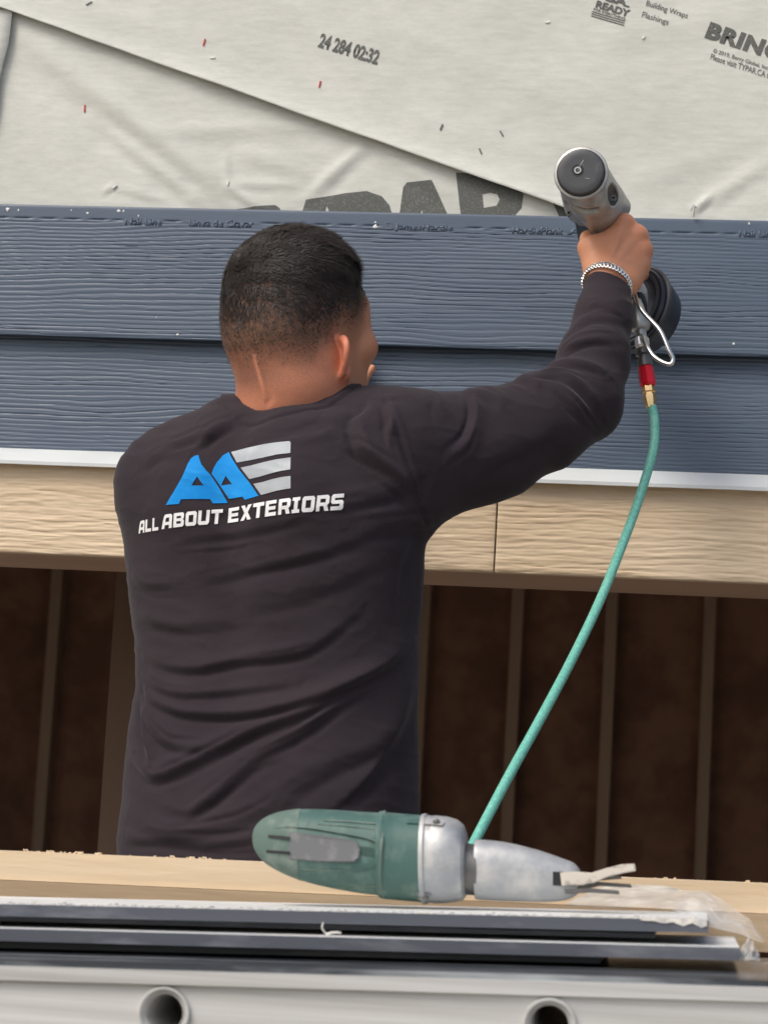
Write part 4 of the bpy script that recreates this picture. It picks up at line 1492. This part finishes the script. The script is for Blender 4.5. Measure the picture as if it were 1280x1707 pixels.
def gun_f(P):
    d = s_cap(P, A0 + YV * 0.020, A0 + YV * 0.155, 0.0315, 0.0300)
    d = smax(d, (A0[1] + 0.003) - P[:, 1], 0.004)
    # shoulders below and to the right of the cap, narrowing to the grip
    nk = s_chain(P, [A0 + np.array([0.010, 0.050, -0.014]), un(999, 345, 3.075), GH0 + HXd * 0.012], (0.0300, 0.0285, 0.0205), 0.01)
    d = smin(d, nk, 0.012)
    rgt = s_cap(P, A0 + np.array([0.016, 0.045, 0.004]), un(1032, 345, 3.10), 0.020, 0.015)
    d = smin(d, rgt, 0.012)
    d = smin(d, s_cap(P, GH0, GH1, 0.0180, 0.0165), 0.012)
    d = smin(d, s_cap(P, GH1, GH1 + HXd * 0.010, 0.0165, 0.0135), 0.006)
    # pockets with the head bolts
    d = smax(d, -s_ell(P, un(1020, 325, 3.035), np.eye(3), (0.0085, 0.024, 0.0125)), 0.003)
    d = smax(d, -s_ell(P, un(947, 348, 3.055), np.eye(3), (0.0080, 0.026, 0.0125)), 0.003)
    d = smax(d, -(s_box(P, un(978, 360, 3.025), np.eye(3), (0.014, 0.004, 0.016), 0.003)), 0.006)
    return d


GP, GF = sdf_mesh(gun_f, (A0[0] - .055, A0[1] - .02, GH1[2] - .05), (GH1[0] + .05, A0[1] + .24, A0[2] + .05), 0.0016)
meshobj('housing', GP, GF, M['alloy'], ng)
cdir = np.array([-0.06, -1.0, -0.02])
cdir /= np.linalg.norm(cdir)
co = A0 + YV * 0.006
lathe('end_cap', co, cdir, [(0, .0305), (.006, .0298), (.0090, .0283), (.0098, .0258), (.0100, .020), (.0096, .0105), (.0096, .0)], M['capgrey'], ng, n=48, auto=28)
lathe('cap_rim', co - cdir * 0.006, cdir, [(-.004, .0325), (.002, .0345), (.006, .0350), (.0080, .0340), (.0088, .0312), (.004, .0306), (-.004, .0306)], M['alloy'], ng, n=48)
so_ = co + cdir * 0.0093 + np.array([-0.0035, 0, 0.0015])
lathe('cap_screw', so_, cdir, [(0, .0078), (.0006, .0078), (.0006, .0062), (-.0010, .0060), (.0002, .0058), (.0012, .0052), (.0012, .0030), (-.002, .0027), (-.002, 0)], M['black'], ng, n=24)
lathe('cap_screw', so_, cdir, [(0.0008, .0047), (.0016, .0046), (.0016, .0027), (-.0010, .0025)], M['alloy'], ng, n=20)
for p, r in ((un(1022, 332, 3.048), .0045), (un(948, 357, 3.07), .004)):
    lathe('head_bolt', p, (0, -1, 0), [(0, r), (.006, r), (.006, r * .55), (.002, r * .5), (.002, 0)], M['darksteel'], ng, n=6, auto=20)
lathe('vent_pin', un(1000, 337, 3.028), (0.1, -1, -.2), [(0, .0035), (.004, .0034), (.005, .002), (.005, 0)], M['steel'], ng, n=14)
for a_s, b_s in (((975, 262), (962, 284)), ((983, 276), (991, 288)), ((975, 297), (1000, 300))):
    tube('cap_scratch', [un(*a_s, co[1] - 0.0099), un(*b_s, co[1] - 0.0099)], 0.0005, M['alloy'], ng, n=5, per=2)
# front end: driver guide and nose
box('driver_guide', A0[0] - 0.013, A0[0] + 0.017, A0[1] + 0.15, A0[1] + 0.24, A0[2] - 0.028, A0[2] + 0.012, M['darksteel'], ng, bevel=0.003)
lathe('nose', (A0[0], A0[1] + 0.235, A0[2] - 0.012), (0, 1, 0), [(0, .012), (.04, .0105), (.075, .009), (.0985, .007), (.0985, 0)], M['steel'], ng)
tube('trigger', [GH0 + np.array([.000, .035, -.008]), GH0 + np.array([.008, .045, -.022]), GH0 + np.array([.014, .036, -.034])], 0.0045, M['black'], ng)
# coil magazine
mc = un(1063, 520, 3.19)
mdir = np.array([-0.62, -0.72, 0.22])
mdir /= np.linalg.norm(mdir)
lathe('magazine_drum', mc - mdir * 0.034, mdir, [(0, 0), (0, .044), (.004, .050), (.030, .0585), (.038, .0610), (.040, .0630), (.044, .0630), (.046, .0605), (.0465, .0570), (.0480, .0560), (.0495, .0575), (.0520, .0560), (.053, .050), (.0535, .044),
                                                          (.0500, .040), (.0500, .012), (.053, .010), (.053, 0)], M['blackgloss'], ng, n=64, auto=25)
lathe('drum_ring', mc + mdir * 0.0192, mdir, [(0, .0520), (.0010, .0518), (.0014, .0500), (.0010, .0478), (0, .0476)], M['capgrey'], ng, n=64)
tube('magazine_arm', [mc + np.array([-0.005, 0.015, 0.03]), un(1020, 420, 3.20), (A0[0] + 0.01, A0[1] + 0.22, A0[2] - 0.03)], 0.014, M['blackgloss'], ng, n=12)
tube('belt_bracket', [GH1 + HXd * -0.004, un(1064, 500, 3.115), un(1066, 520, 3.13)], 0.010, M['black'], ng, n=12)
tube('belt_hook', [un(1056, 487, 3.10), un(1063, 505, 3.06), un(1073, 522, 3.045), (un(1093, 543, 3.03)), un(1103, 557, 3.025), un(1114, 583, 3.02), un(1121, 598, 3.02), un(1117, 607, 3.02), un(1104, 604, 3.025),
                   un(1089, 594, 3.03), un(1078, 578, 3.04), un(1070, 562, 3.06), un(1066, 556, 3.09)], 0.0030, M['steel'], ng, n=10, per=6)
# fitting chain under the grip
F0, F1 = un(1061, 508, 3.085), un(1085, 682, 3.06)
fx = (F1 - F0) / np.linalg.norm(F1 - F0)
FL = np.linalg.norm(F1 - F0)


def ft(py):
    return (py - 508) / 174 * FL


lathe('swivel', F0, fx, [(ft(500), .006), (ft(508), .0080), (ft(538), .0132), (ft(545), .0135), (ft(550), .0115), (ft(552), .0075), (ft(566), .0072), (ft(566), 0)], M['alloy'], ng, n=28)
lathe('plug_nut', F0, fx, [(ft(564), 0), (ft(564), .0085), (ft(567), .0095), (ft(577), .0095), (ft(580), .0080), (ft(583), .0076), (ft(583), 0)], M['steel'], ng, n=6, auto=20)
lathe('coupler_collar', F0, fx, [(ft(582), 0), (ft(582), .0090), (ft(585), .0105), (ft(592), .0105), (ft(594), .0072), (ft(600), .0072), (ft(600.5), .0102), (ft(612), .0106), (ft(613), .0090), (ft(613), 0)], M['darksteel'], ng, n=24)
hosefit = F0
hs = tag(bpy.data.objects.new('air_hose', None), 'sea green air hose hanging from the nail gun down behind the green power shears', 'air hose')
COL.objects.link(hs)
hs.location = F1
bpy.context.view_layer.update()
lathe('quick_coupler', F0, fx, [(ft(611.5), 0), (ft(611.5), .0092), (ft(614), .0100), (ft(641), .0106), (ft(644), .0090), (ft(644), 0)], M['anored'], hs, n=8, auto=20)
lathe('hose_barb', F0, fx, [(ft(643.5), 0), (ft(643.5), .0075), (ft(647), .0088), (ft(654), .0088), (ft(656), .0070), (ft(659), .0070), (ft(660), .0088), (ft(668), .0086), (ft(680), .0064), (ft(681), 0)], M['brass'], hs, n=6, auto=20)
hp_ = [un(1085, 676, 3.061), un(1090, 700, 3.057), un(1088, 750, 3.045), un(1065, 830, 3.02), un(1038, 905, 2.98), un(1000, 1000, 2.92), un(955, 1095, 2.85), un(905, 1190, 2.76),
       un(850, 1290, 2.68), un(800, 1385, 2.62), un(772, 1440, 2.59), un(745, 1490, 2.57)]
hp_ += [hp_[-1] + np.array([-0.08, -0.01, -0.2]), hp_[-1] + np.array([-0.12, -0.02, -0.60]), hp_[-1] + np.array([-0.04, -0.02, -0.90]), hp_[-1] + np.array([0.15, 0.0, -1.008]), hp_[-1] + np.array([0.6, 0.0, -1.01])]
hp_[-1][2] = hp_[-2][2] = 0.0062
tube('hose', hp_, [0.0062, 0.0058, 0.0056], M['hose'], hs, n=14, per=14)

# ------------------------------------------------------------------ bench: ladder, boards, pine
def along(p0, p1, w, h, name, m, parent=None, y1=None, bevel=0.001):
    """board whose upper front edge runs p0 -> p1; w into the scene, h down"""
    bm = box_bm(0, 1, 0, w, -h, 0)
    L = np.linalg.norm(p1 - p0)
    X = (p1 - p0) / L
    Y = np.array([-X[1], X[0], 0])
    Y /= np.linalg.norm(Y)
    Z = np.cross(X, Y)
    for v in bm.verts:
        c = p0 + X * v.co.x * L + Y * v.co.y + Z * v.co.z
        v.co = c
    return bmobj(name, bm, m, parent, bevel=bevel)


def ext(a, b, l, r):
    d = (b - a) / np.linalg.norm(b - a)
    return a - d * l, b + d * r


# pine
a, b = un(0, 1419, 2.37), un(1280, 1474, 2.37)
a, b = ext(a, b, 0.7, 0.7)
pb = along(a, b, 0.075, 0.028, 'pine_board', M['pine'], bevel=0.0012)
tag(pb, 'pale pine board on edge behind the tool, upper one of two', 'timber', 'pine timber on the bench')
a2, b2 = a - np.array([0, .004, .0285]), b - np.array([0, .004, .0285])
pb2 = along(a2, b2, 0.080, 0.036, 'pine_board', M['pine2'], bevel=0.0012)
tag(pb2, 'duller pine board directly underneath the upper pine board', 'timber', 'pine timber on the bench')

# ladder: lying flat as a work platform
RY = 1.90
la, lb = un(0, 1611, RY), un(1280, 1647, RY)
la, lb = ext(la, lb, 0.55, 0.55)
lad = thing('ladder', 'dull aluminium ladder laid flat under the siding boards, round rung ends showing', 'ladder', la)
X_ = (lb - la) / np.linalg.norm(lb - la)
Yl = np.array([-X_[1], X_[0], 0])
Yl /= np.linalg.norm(Yl)
Zl = np.cross(X_, Yl)
LL = np.linalg.norm(lb - la)


def rail(y0, flip, holes):
    prof = [(0, 0), (0.0, -0.0105), (0.0035, -0.0118), (0.0050, -0.0130), (0.0050, -0.088), (0.0035, -0.0905), (0, -0.0925), (0, -0.103), (0.032, -0.103), (0.032, -0.1005), (0.0078, -0.100),
            (0.0078, -0.003), (0.032, -0.0025), (0.032, 0)]
    bm = bmesh.new()
    rows = []
    N = 2
    for i in range(N):
        x = LL * i / (N - 1)
        rows.append([bm.verts.new(la + X_ * x + Yl * (y0 + (y if not flip else -y)) + Zl * z) for y, z in prof])
    n = len(prof)
    for A, B in zip(rows, rows[1:]):
        for j in range(n):
            if j in (3, 10):
                continue
            bm.faces.new((A[j], B[j], B[(j + 1) % n], A[(j + 1) % n]))
    # web with round openings: a strip cut round each rung
    for yy, sgn in ((0.0050, 1), (0.0078, -1)):
        yv = y0 + (yy if not flip else -yy)
        z0, z1 = (-0.088, -0.0130) if yy < .006 else (-0.100, -0.003)
        zc = -0.0330
        xsn = [0.0]
        for hx in holes:
            q0, q1 = hx - 0.04, hx + 0.04
            xsn.append(q0)
            xsn.append(q1)
        xsn.append(LL)
        P3 = lambda x, z: la + X_ * x + Yl * yv + Zl * z
        for i in range(0, len(xsn), 2):
            vs = [bm.verts.new(P3(x, z)) for x, z in ((xsn[i], z0), (xsn[i + 1], z0), (xsn[i + 1], z1), (xsn[i], z1))]
            bm.faces.new(vs)
        for hx in holes:
            ca = [math.atan2(zz - zc, sx * 0.04) for sx in (-1, 1) for zz in (z0, z1)]
            ths = sorted([2 * math.pi * (k + .5) / 32 - math.pi for k in range(32)] + ca)
            n2 = len(ths)
            inn, outr = [], []
            for t in ths:
                c_, s_ = math.cos(t), math.sin(t)
                inn.append(bm.verts.new(P3(hx + 0.0150 * c_, zc + 0.0150 * s_)))
                m_ = min(0.04 / max(abs(c_), 1e-9), ((z1 - zc) if s_ > 0 else (zc - z0)) / max(abs(s_), 1e-9))
                outr.append(bm.verts.new(P3(hx + m_ * c_, zc + m_ * s_)))
            for k in range(n2):
                bm.faces.new((inn[k], outr[k], outr[(k + 1) % n2], inn[(k + 1) % n2]))
    return bmobj('side_rail', bm, M['ladder'], lad, auto=30)


h1 = (un(272, 1690, RY) - la) @ X_
h2 = (un(915, 1708, RY) - la) @ X_
sp = h2 - h1
holes = [h1 + sp * k for k in (-1, 0, 1, 2) if 0.05 < h1 + sp * k < LL - 0.05]
rail(0, False, holes)
rail(0.42, True, holes)
for hx in holes:
    o_ = la + X_ * hx + Zl * -0.0330
    lathe('rung', o_ + Yl * -0.0, Yl, [(0.0060, .0158), (0.0030, .0172), (0.0004, .0192), (0.0006, .0206), (0.0030, .0210), (0.0048, .0206), (0.0085, .0165), (0.41, .0165), (0.415, .0205), (0.42, .0190), (0.414, .0150), (0.006, .0148), (0.0040, .0156)],
          M['ladder'], lad, n=40, auto=60)

# stack of siding offcuts lying on the ladder


def board(l, r, Df, w, th, name, label, mt, me_):
    """l, r: photo points of the upper front edge's ends"""
    a, b = un(*l, Df), un(*r, Df)
    o = along(a, b, w, th, name, [mt, me_], bevel=0.0008)
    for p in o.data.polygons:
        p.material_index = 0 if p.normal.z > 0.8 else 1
    tag(o, label, 'siding board', 'siding offcuts stacked on the ladder')
    return o


board((-900, 1486), (1180, 1534), 2.06, 0.235, 0.0105, 'siding_offcut', 'topmost siding board of the stack, face coloured pale for sky reflection, with pale crumbled right end', M['boardtop'], M['boardedge'])
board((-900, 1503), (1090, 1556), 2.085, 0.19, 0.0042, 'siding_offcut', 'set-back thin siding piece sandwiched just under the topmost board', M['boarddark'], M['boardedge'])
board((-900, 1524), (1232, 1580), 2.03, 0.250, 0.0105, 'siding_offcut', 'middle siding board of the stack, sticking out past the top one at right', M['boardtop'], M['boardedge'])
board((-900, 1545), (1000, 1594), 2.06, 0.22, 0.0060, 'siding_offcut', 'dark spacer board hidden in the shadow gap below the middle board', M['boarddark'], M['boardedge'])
zb_ = un(640, 1606, 1.965)
board((-900, 1574), (2100, 1658), 1.915, 0.38, 0.0055, 'siding_offcut', 'dark glossy bottom siding board lying straight on the ladder rail', M['streakboard'], M['streakboard'])

# pale crumbled edge of the top board, chips and shavings
bm = bmesh.new()
rr_ = random.Random(5)
for i in range(420):
    px = rr_.uniform(950, 1160) if i < 160 else rr_.uniform(-20, 1160)
    d_ = 2.062 + abs(rr_.gauss(0, .02))
    base = un(px, 1511 + (px - 170) * 0.0225, d_)
    za = un(px, 1486 + 900 * 48 / 2080 + px * 48 / 2080, 2.06)[2]
    r = rr_.uniform(.0006, .0019)
    m4 = Matrix.Translation((base[0], d_, za + r * 0.3)) @ Matrix.Rotation(rr_.uniform(0, 3), 4, 'Z') @ Matrix.Diagonal((r * rr_.uniform(1, 2.4), r * 1.2, r * .5, 1))
    bmesh.ops.create_icosphere(bm, subdivisions=1, radius=1, matrix=m4)
o = bmobj('cement_crumbs', bm, M['dust'])
o['kind'] = 'stuff'
o['label'] = 'pale cement dust and crumbs strewn on the topmost board'
bm = bmesh.new()
for i in range(45):
    px = rr_.choice([rr_.uniform(0, 420), rr_.uniform(0, 420), rr_.uniform(1080, 1280), rr_.gauss(325, 30), rr_.gauss(100, 30)])
    p = un(px, 1419 + px * 55 / 1280, 2.372 + rr_.uniform(0, .03))
    p[2] = un(px, 1419 + px * 55 / 1280, 2.37)[2]
    r = rr_.uniform(.0006, .0018)
    t = rr_.uniform(0, 6.28)
    tube('', [p, p + [r * 1.5 * math.cos(t), .001, r * 1.3], p + [r * 3 * math.cos(t), .0, r * .7], p + [r * 3.3 * math.cos(t), .001, r * 1.6]], r * .35, None, bm=bm, n=4, per=3)
o = bmobj('wood_shavings', bm, M['pine'])
o['kind'] = 'stuff'
o['label'] = 'tiny curls and splinters along the top of the pine board'
bm = bmesh.new()
r5 = random.Random(9)
A5, B5 = un(-900, 1486, 2.06), un(1180, 1534, 2.06)
d5 = (B5 - A5) / np.linalg.norm(B5 - A5)
L5 = np.linalg.norm(B5 - A5)
up5, lo5 = [], []
for k in range(40):
    t5 = L5 - 0.001 - 0.056 * k / 39
    c5 = A5 + d5 * t5
    e5 = 0.0010 + 0.0055 * max(0, 1 - (k / 39) ** 1.5) * (0.6 + 0.3 * math.sin(k * .55) + r5.uniform(0, .15))
    up5.append(bm.verts.new(c5 + np.array([0, -0.0006, 0.0006])))
    lo5.append(bm.verts.new(c5 + np.array([0, -0.0009 - r5.uniform(0, .0006), -e5])))
for k in range(39):
    bm.faces.new((up5[k], up5[k + 1], lo5[k + 1], lo5[k]))
bc_ = bmobj('crumbled_edge', bm, M['dust'], bpy.data.objects['siding_offcut'], smooth=False)
p = un(545, 1556, 2.035)
bm = bmesh.new()
tube('', [p + [0, 0, -.001], p + [-.004, -.002, .004], p + [-.0035, -.002, .009]], 0.0008, None, bm=bm, n=5)
tube('', [p + [0, 0, -.0005], p + [.004, -.003, .0008], p + [.009, -.003, .0015], p + [.012, -.002, .001]], 0.0011, None, bm=bm, n=5)
o = bmobj('curled_shaving', bm, M['shav'])
tag(o, 'small white curled shaving on the front edge of the middle siding board', 'shaving')

# ------------------------------------------------------------------ power shears
TD = 2.20
sh_ = thing('power_shears', 'dusty green and silver electric cement-board shears lying on the stacked siding', 'power tool', un(690, 1500, TD))


def loft_px(name, rows, m, D=TD, ky=0.95, n=36, capa=True, bm=None, sq=2.3, yoff=0.0):
    """rows: (photo x, top y, bottom y)"""
    own = bm is None
    bm = bm or bmesh.new()
    rings = []
    for px, t, b_ in rows:
        c = 0.5 * (un(px, t, D) + un(px, b_, D))
        h = 0.5 * np.linalg.norm(un(px, t, D) - un(px, b_, D))
        upv = un(px, t, D) - un(px, b_, D)
        upv /= np.linalg.norm(upv) + 1e-12
        ring = []
        for k in range(n):
            a = 2 * math.pi * k / n
            cs, sn = math.cos(a), math.sin(a)
            ring.append(bm.verts.new(c + upv * h * math.copysign(abs(sn) ** (2 / sq), sn) + np.array([0, 1, 0]) * (yoff + h * ky * math.copysign(abs(cs) ** (2 / sq), cs))))
        rings.append(ring)
    for A, B in zip(rings, rings[1:]):
        for k in range(n):
            bm.faces.new((A[k], B[k], B[(k + 1) % n], A[(k + 1) % n]))
    if capa:
        bm.faces.new(rings[0][::-1])
        bm.faces.new(rings[-1])
    return bmobj(name, bm, m, sh_, auto=32) if own else bm


def yt(px, py, rows, D=TD, ky=.95, sq=2.3):
    """front surface depth of a loft at a photo point"""
    xs_ = [r[0] for r in rows]
    t, b_ = np.interp(px, xs_, [r[1] for r in rows]), np.interp(px, xs_, [r[2] for r in rows])
    h = 0.5 * np.linalg.norm(un(px, t, D) - un(px, b_, D))
    s = min(abs((py - (t + b_) / 2) / ((b_ - t) / 2)), 0.98)
    return D - ky * h * (1 - s ** sq) ** (1 / sq)


def smooth_rows(rows, per=5):
    return [tuple(r) for r in catmull([np.array(r, float) for r in rows], per)]


green = smooth_rows([(422, 1396, 1399), (424, 1384, 1410), (430, 1374, 1423), (442, 1364, 1437), (462, 1355, 1450), (490, 1349.5, 1463), (520, 1348.5, 1473), (560, 1350, 1482), (600, 1353, 1489), (633, 1354.5, 1493)], 4)
butt = [r for r in green if r[0] <= 505]
loft_px('rear_grip', [(r[0] - 0.5, r[1] - .6, r[2] + .6) for r in butt], M['toolgreen2'])
loft_px('motor_housing', [r for r in green if r[0] > 440], M['toolgreen'])
front = [(633, 1354, 1494), (634, 1352, 1497), (642, 1351.5, 1499), (646, 1354, 1499), (668, 1356, 1501), (700, 1358.5, 1504), (706, 1358.5, 1504.5)]
loft_px('front_housing', front, M['toolgreen'])
loft_px('gear_ring', [(704, 1357, 1506), (706, 1356, 1507.5), (711, 1356, 1507.5), (713, 1358, 1506)], M['castwhite'])
gear = [(712, 1358.5, 1505), (722, 1360, 1505), (724, 1359, 1506), (745, 1361, 1505), (762, 1366, 1503), (772, 1374, 1500), (776, 1384, 1494), (777, 1400, 1486)]
loft_px('gear_case', gear, M['castwhite'])
loft_px('collar', [(770, 1404, 1491), (796, 1408, 1493)], M['darksteel'], sq=2.0)
nose = smooth_rows([(792, 1401, 1496), (796, 1399.5, 1500), (830, 1402, 1502), (862, 1408, 1503), (900, 1418, 1504), (935, 1430, 1502), (955, 1438, 1496), (965, 1448, 1487), (969, 1458, 1478)], 4)
loft_px('nose_cone', nose, M['castwhite'], ky=0.75)


def slab_px(name, pts, m, rows, raise_, depth=0.006, ky=.95, bev=0.0012, D=TD):
    """little panel following the loft, its outline in photo points"""
    bm = bmesh.new()
    vs = []
    for x, y in pts:
        yy = yt(x, y, rows, D, ky) - raise_
        vs.append(bm.verts.new(un(x, y, yy)))
    f = bm.faces.new(vs)
    r = bmesh.ops.extrude_face_region(bm, geom=[f])
    for v in [e for e in r['geom'] if isinstance(e, bmesh.types.BMVert)]:
        v.co.y += depth
    return bmobj(name, bm, m, sh_, bevel=bev, auto=30)


slab_px('slide_switch', [(482, 1389), (486, 1387), (540, 1393), (588, 1401), (596, 1406), (600, 1416), (598, 1430), (590, 1437), (575, 1438), (530, 1437), (484, 1433), (480, 1430)], M['toolgrey'], green, 0.0035)
0 and slab_px('switch_recess', [(596, 1405), (618, 1408), (626, 1414), (630, 1424), (628, 1436), (620, 1440), (592, 1438), (598, 1430), (601, 1416)], M['toolgreen2'], green, 0.0004, bev=0)


def strip_px(name, pts, wpx, m, rows, raise_, D=TD, ky=.95):
    """narrow band following the curved shell along pts, wpx photo pixels high"""
    bm = bmesh.new()
    path = catmull([np.array(p, float) for p in pts], 6)
    A = [bm.verts.new(un(x, y, yt(x, y, rows, D, ky) - raise_)) for x, y in path]
    B = [bm.verts.new(un(x, y + wpx, yt(x, y + wpx, rows, D, ky) - raise_)) for x, y in path]
    for k in range(len(path) - 1):
        bm.faces.new((A[k], A[k + 1], B[k + 1], B[k]))
    r = bmesh.ops.extrude_face_region(bm, geom=bm.faces[:])
    for v in [e for e in r['geom'] if isinstance(e, bmesh.types.BMVert)]:
        v.co.y += 0.004
    return bmobj(name, bm, m, sh_, auto=30)


strip_px('cooling_slot', [(447, 1391.5), (465, 1393), (483, 1395)], 4.6, M['black'], green, 0.0036)
strip_px('cooling_slot', [(444, 1417), (465, 1418.5), (483, 1420)], 4.6, M['black'], green, 0.0036)
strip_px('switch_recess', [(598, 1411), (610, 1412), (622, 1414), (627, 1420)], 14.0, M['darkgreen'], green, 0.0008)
strip_px('moulded_ridge', [(455, 1380), (480, 1377), (520, 1380), (570, 1388), (610, 1396), (628, 1404), (634, 1416), (632, 1432), (624, 1442)], 1.6, M['toolgreen2'], green, 0.0024)
strip_px('moulded_ridge', [(448, 1432), (470, 1442), (520, 1449), (580, 1450), (624, 1443)], 1.6, M['toolgreen2'], green, 0.0016)
strip_px('moulded_ridge', [(540, 1366), (580, 1368), (628, 1372)], 2.0, M['toolgreen2'], green, 0.0012)
strip_px('moulded_ridge', [(520, 1466), (570, 1472), (628, 1477)], 2.0, M['toolgreen2'], green, 0.0012)
for pts in ([(704, 1362), (735, 1364), (742, 1370), (738, 1377), (704, 1374)], [(694, 1488), (712, 1489), (722, 1492), (722, 1503), (694, 1501)]):
    slab_px('housing_lug', pts, M['castwhite'], gear if pts[0][0] > 700 else front, 0.003, 0.006)
for c_ in ((727, 1370), (708, 1496)):
    p = un(c_[0], c_[1], yt(c_[0], c_[1], gear) - 0.003)
    lathe('housing_screw', p, (0, -1, 0), [(-.002, .0032), (.0012, .0032), (.0018, .002), (.0018, 0)], M['darksteel'], sh_, n=12)
# seam line and moulded ribs of the green housing
tube('housing_seam', [un(x, y, yt(x, y, green) - 0.0001) for x, y in ((517, 1352), (514, 1368), (512, 1385))], 0.0007, M['toolgreen2'], sh_, n=6)
tube('housing_seam', [un(x, y, yt(x, y, green) - 0.0001) for x, y in ((530, 1374), (570, 1377), (615, 1381), (632, 1385))], 0.0008, M['toolgreen2'], sh_, n=6)
tube('housing_seam', [un(x, y, yt(x, y, front) - 0.0002) for x, y in ((641, 1353), (637, 1400), (634, 1445), (635, 1475), (640, 1494))], 0.0016, M['toolgreen2'], sh_, n=6)
slab_px('top_lug', [(672, 1359), (700, 1360), (702, 1374), (676, 1373)], M['toolgreen'], front, 0.002)
# cutter head slot and jaws
slab_px('jaw_slot', [(921, 1453), (938, 1453.5), (938, 1477), (921, 1476)], M['black'], nose, 0.0005, 0.006, ky=.75, bev=0)


def blade(pts, D0, D1, m, name='shear_blade'):
    bm = bmesh.new()
    f = bm.faces.new([bm.verts.new(un(x, y, D0)) for x, y in pts])
    r = bmesh.ops.extrude_face_region(bm, geom=[f])
    for v in [e for e in r['geom'] if isinstance(e, bmesh.types.BMVert)]:
        v.co.y += D1 - D0
    return bmobj(name, bm, m, sh_, bevel=0.0008, auto=30)


o = blade([(933, 1455), (955, 1453), (985, 1455), (1010, 1447), (1035, 1441), (1057, 1440), (1059, 1452), (1038, 1456), (1012, 1462), (990, 1472), (970, 1476), (936, 1477)], 2.180, 2.196, M['blade'])
o['label'] = 'upper moving blade, pale with cement dust'
blade([(960, 1474), (992, 1463), (1033, 1460), (1036, 1465), (1000, 1468), (965, 1478)], 2.206, 2.212, M['darksteel'])
blade([(950, 1480), (996, 1470), (1050, 1474), (1053, 1480), (1000, 1477), (955, 1487)], 2.192, 2.200, M['darksteel'])
blade([(940, 1482), (985, 1481), (1030, 1485), (1032, 1491), (985, 1488), (942, 1490)], 2.172, 2.180, M['darksteel'])

# ------------------------------------------------------------------ crumpled plastic film
def film(name, label, outline_top, outline_bot, D0, D1, seed, amp=0.030, cells=26):
    nx, nz = 110, 44
    r6 = random.Random(int(seed * 10))
    asp = 3.2
    pts6 = np.array([(r6.random() * asp, r6.random()) for _ in range(cells)])
    hts = np.array([r6.uniform(0, 1) for _ in range(cells)])
    U, W = np.meshgrid(np.linspace(0, 1, nx), np.linspace(0, 1, nz))
    wob = 0.10 * (fbm2(U * 7 + seed, W * 3, 3, 2) - .5)
    dist6 = np.sqrt(((U + wob) * asp - pts6[:, 0, None, None]) ** 2 + (W + wob - pts6[:, 1, None, None]) ** 2) * 2.0 + 0.35 * hts[:, None, None]
    srt = np.sort(dist6, 0)
    hgt = srt[0] + 0.35 * np.sqrt(np.maximum(srt[1] - srt[0], 0) + 1e-4) + 0.10 * fbm2(U * 26, W * 11, 2, 2)
    to, bo = np.array(outline_top, float), np.array(outline_bot, float)
    ut, ub = np.linspace(0, 1, len(to)), np.linspace(0, 1, len(bo))
    verts = []
    for j in range(nz):
        for i in range(nx):
            u, v = U[j, i], W[j, i]
            xt, yt_ = np.interp(u, ut, to[:, 0]), np.interp(u, ut, to[:, 1])
            xb, yb = np.interp(u, ub, bo[:, 0]), np.interp(u, ub, bo[:, 1])
            D = D0 + (D1 - D0) * (1 - v) - amp * (0.9 - hgt[j, i])
            verts.append(un(xt + (xb - xt) * v, yt_ + (yb - yt_) * v + 7 * (hgt[j, i] - .6) * (1 - v), D))
    idx = np.arange(nx * nz).reshape(nz, nx)
    F = np.stack([idx[:-1, :-1], idx[:-1, 1:], idx[1:, 1:], idx[1:, :-1]], -1).reshape(-1, 4)
    o = meshobj(name, verts, F, M['bag'], None, auto=40)
    tag(o, label, 'plastic film')
    return o


film('plastic_film', 'crumpled clear plastic film heaped behind the right end of the siding stack', [(1000, 1476), (1060, 1474), (1120, 1476), (1175, 1483), (1215, 1506), (1250, 1530), (1275, 1562)],
     [(940, 1508), (1000, 1512), (1060, 1512), (1120, 1516), (1180, 1545), (1230, 1556), (1270, 1572)], 2.23, 2.34, 2.0)
film('plastic_film', 'small shred of clear plastic poking out past the end of the middle siding board', [(1236, 1572), (1245, 1560), (1255, 1566), (1265, 1590)],
     [(1225, 1600), (1238, 1602), (1252, 1600), (1266, 1602)], 2.05, 2.08, 7.0, amp=0.012, cells=7)
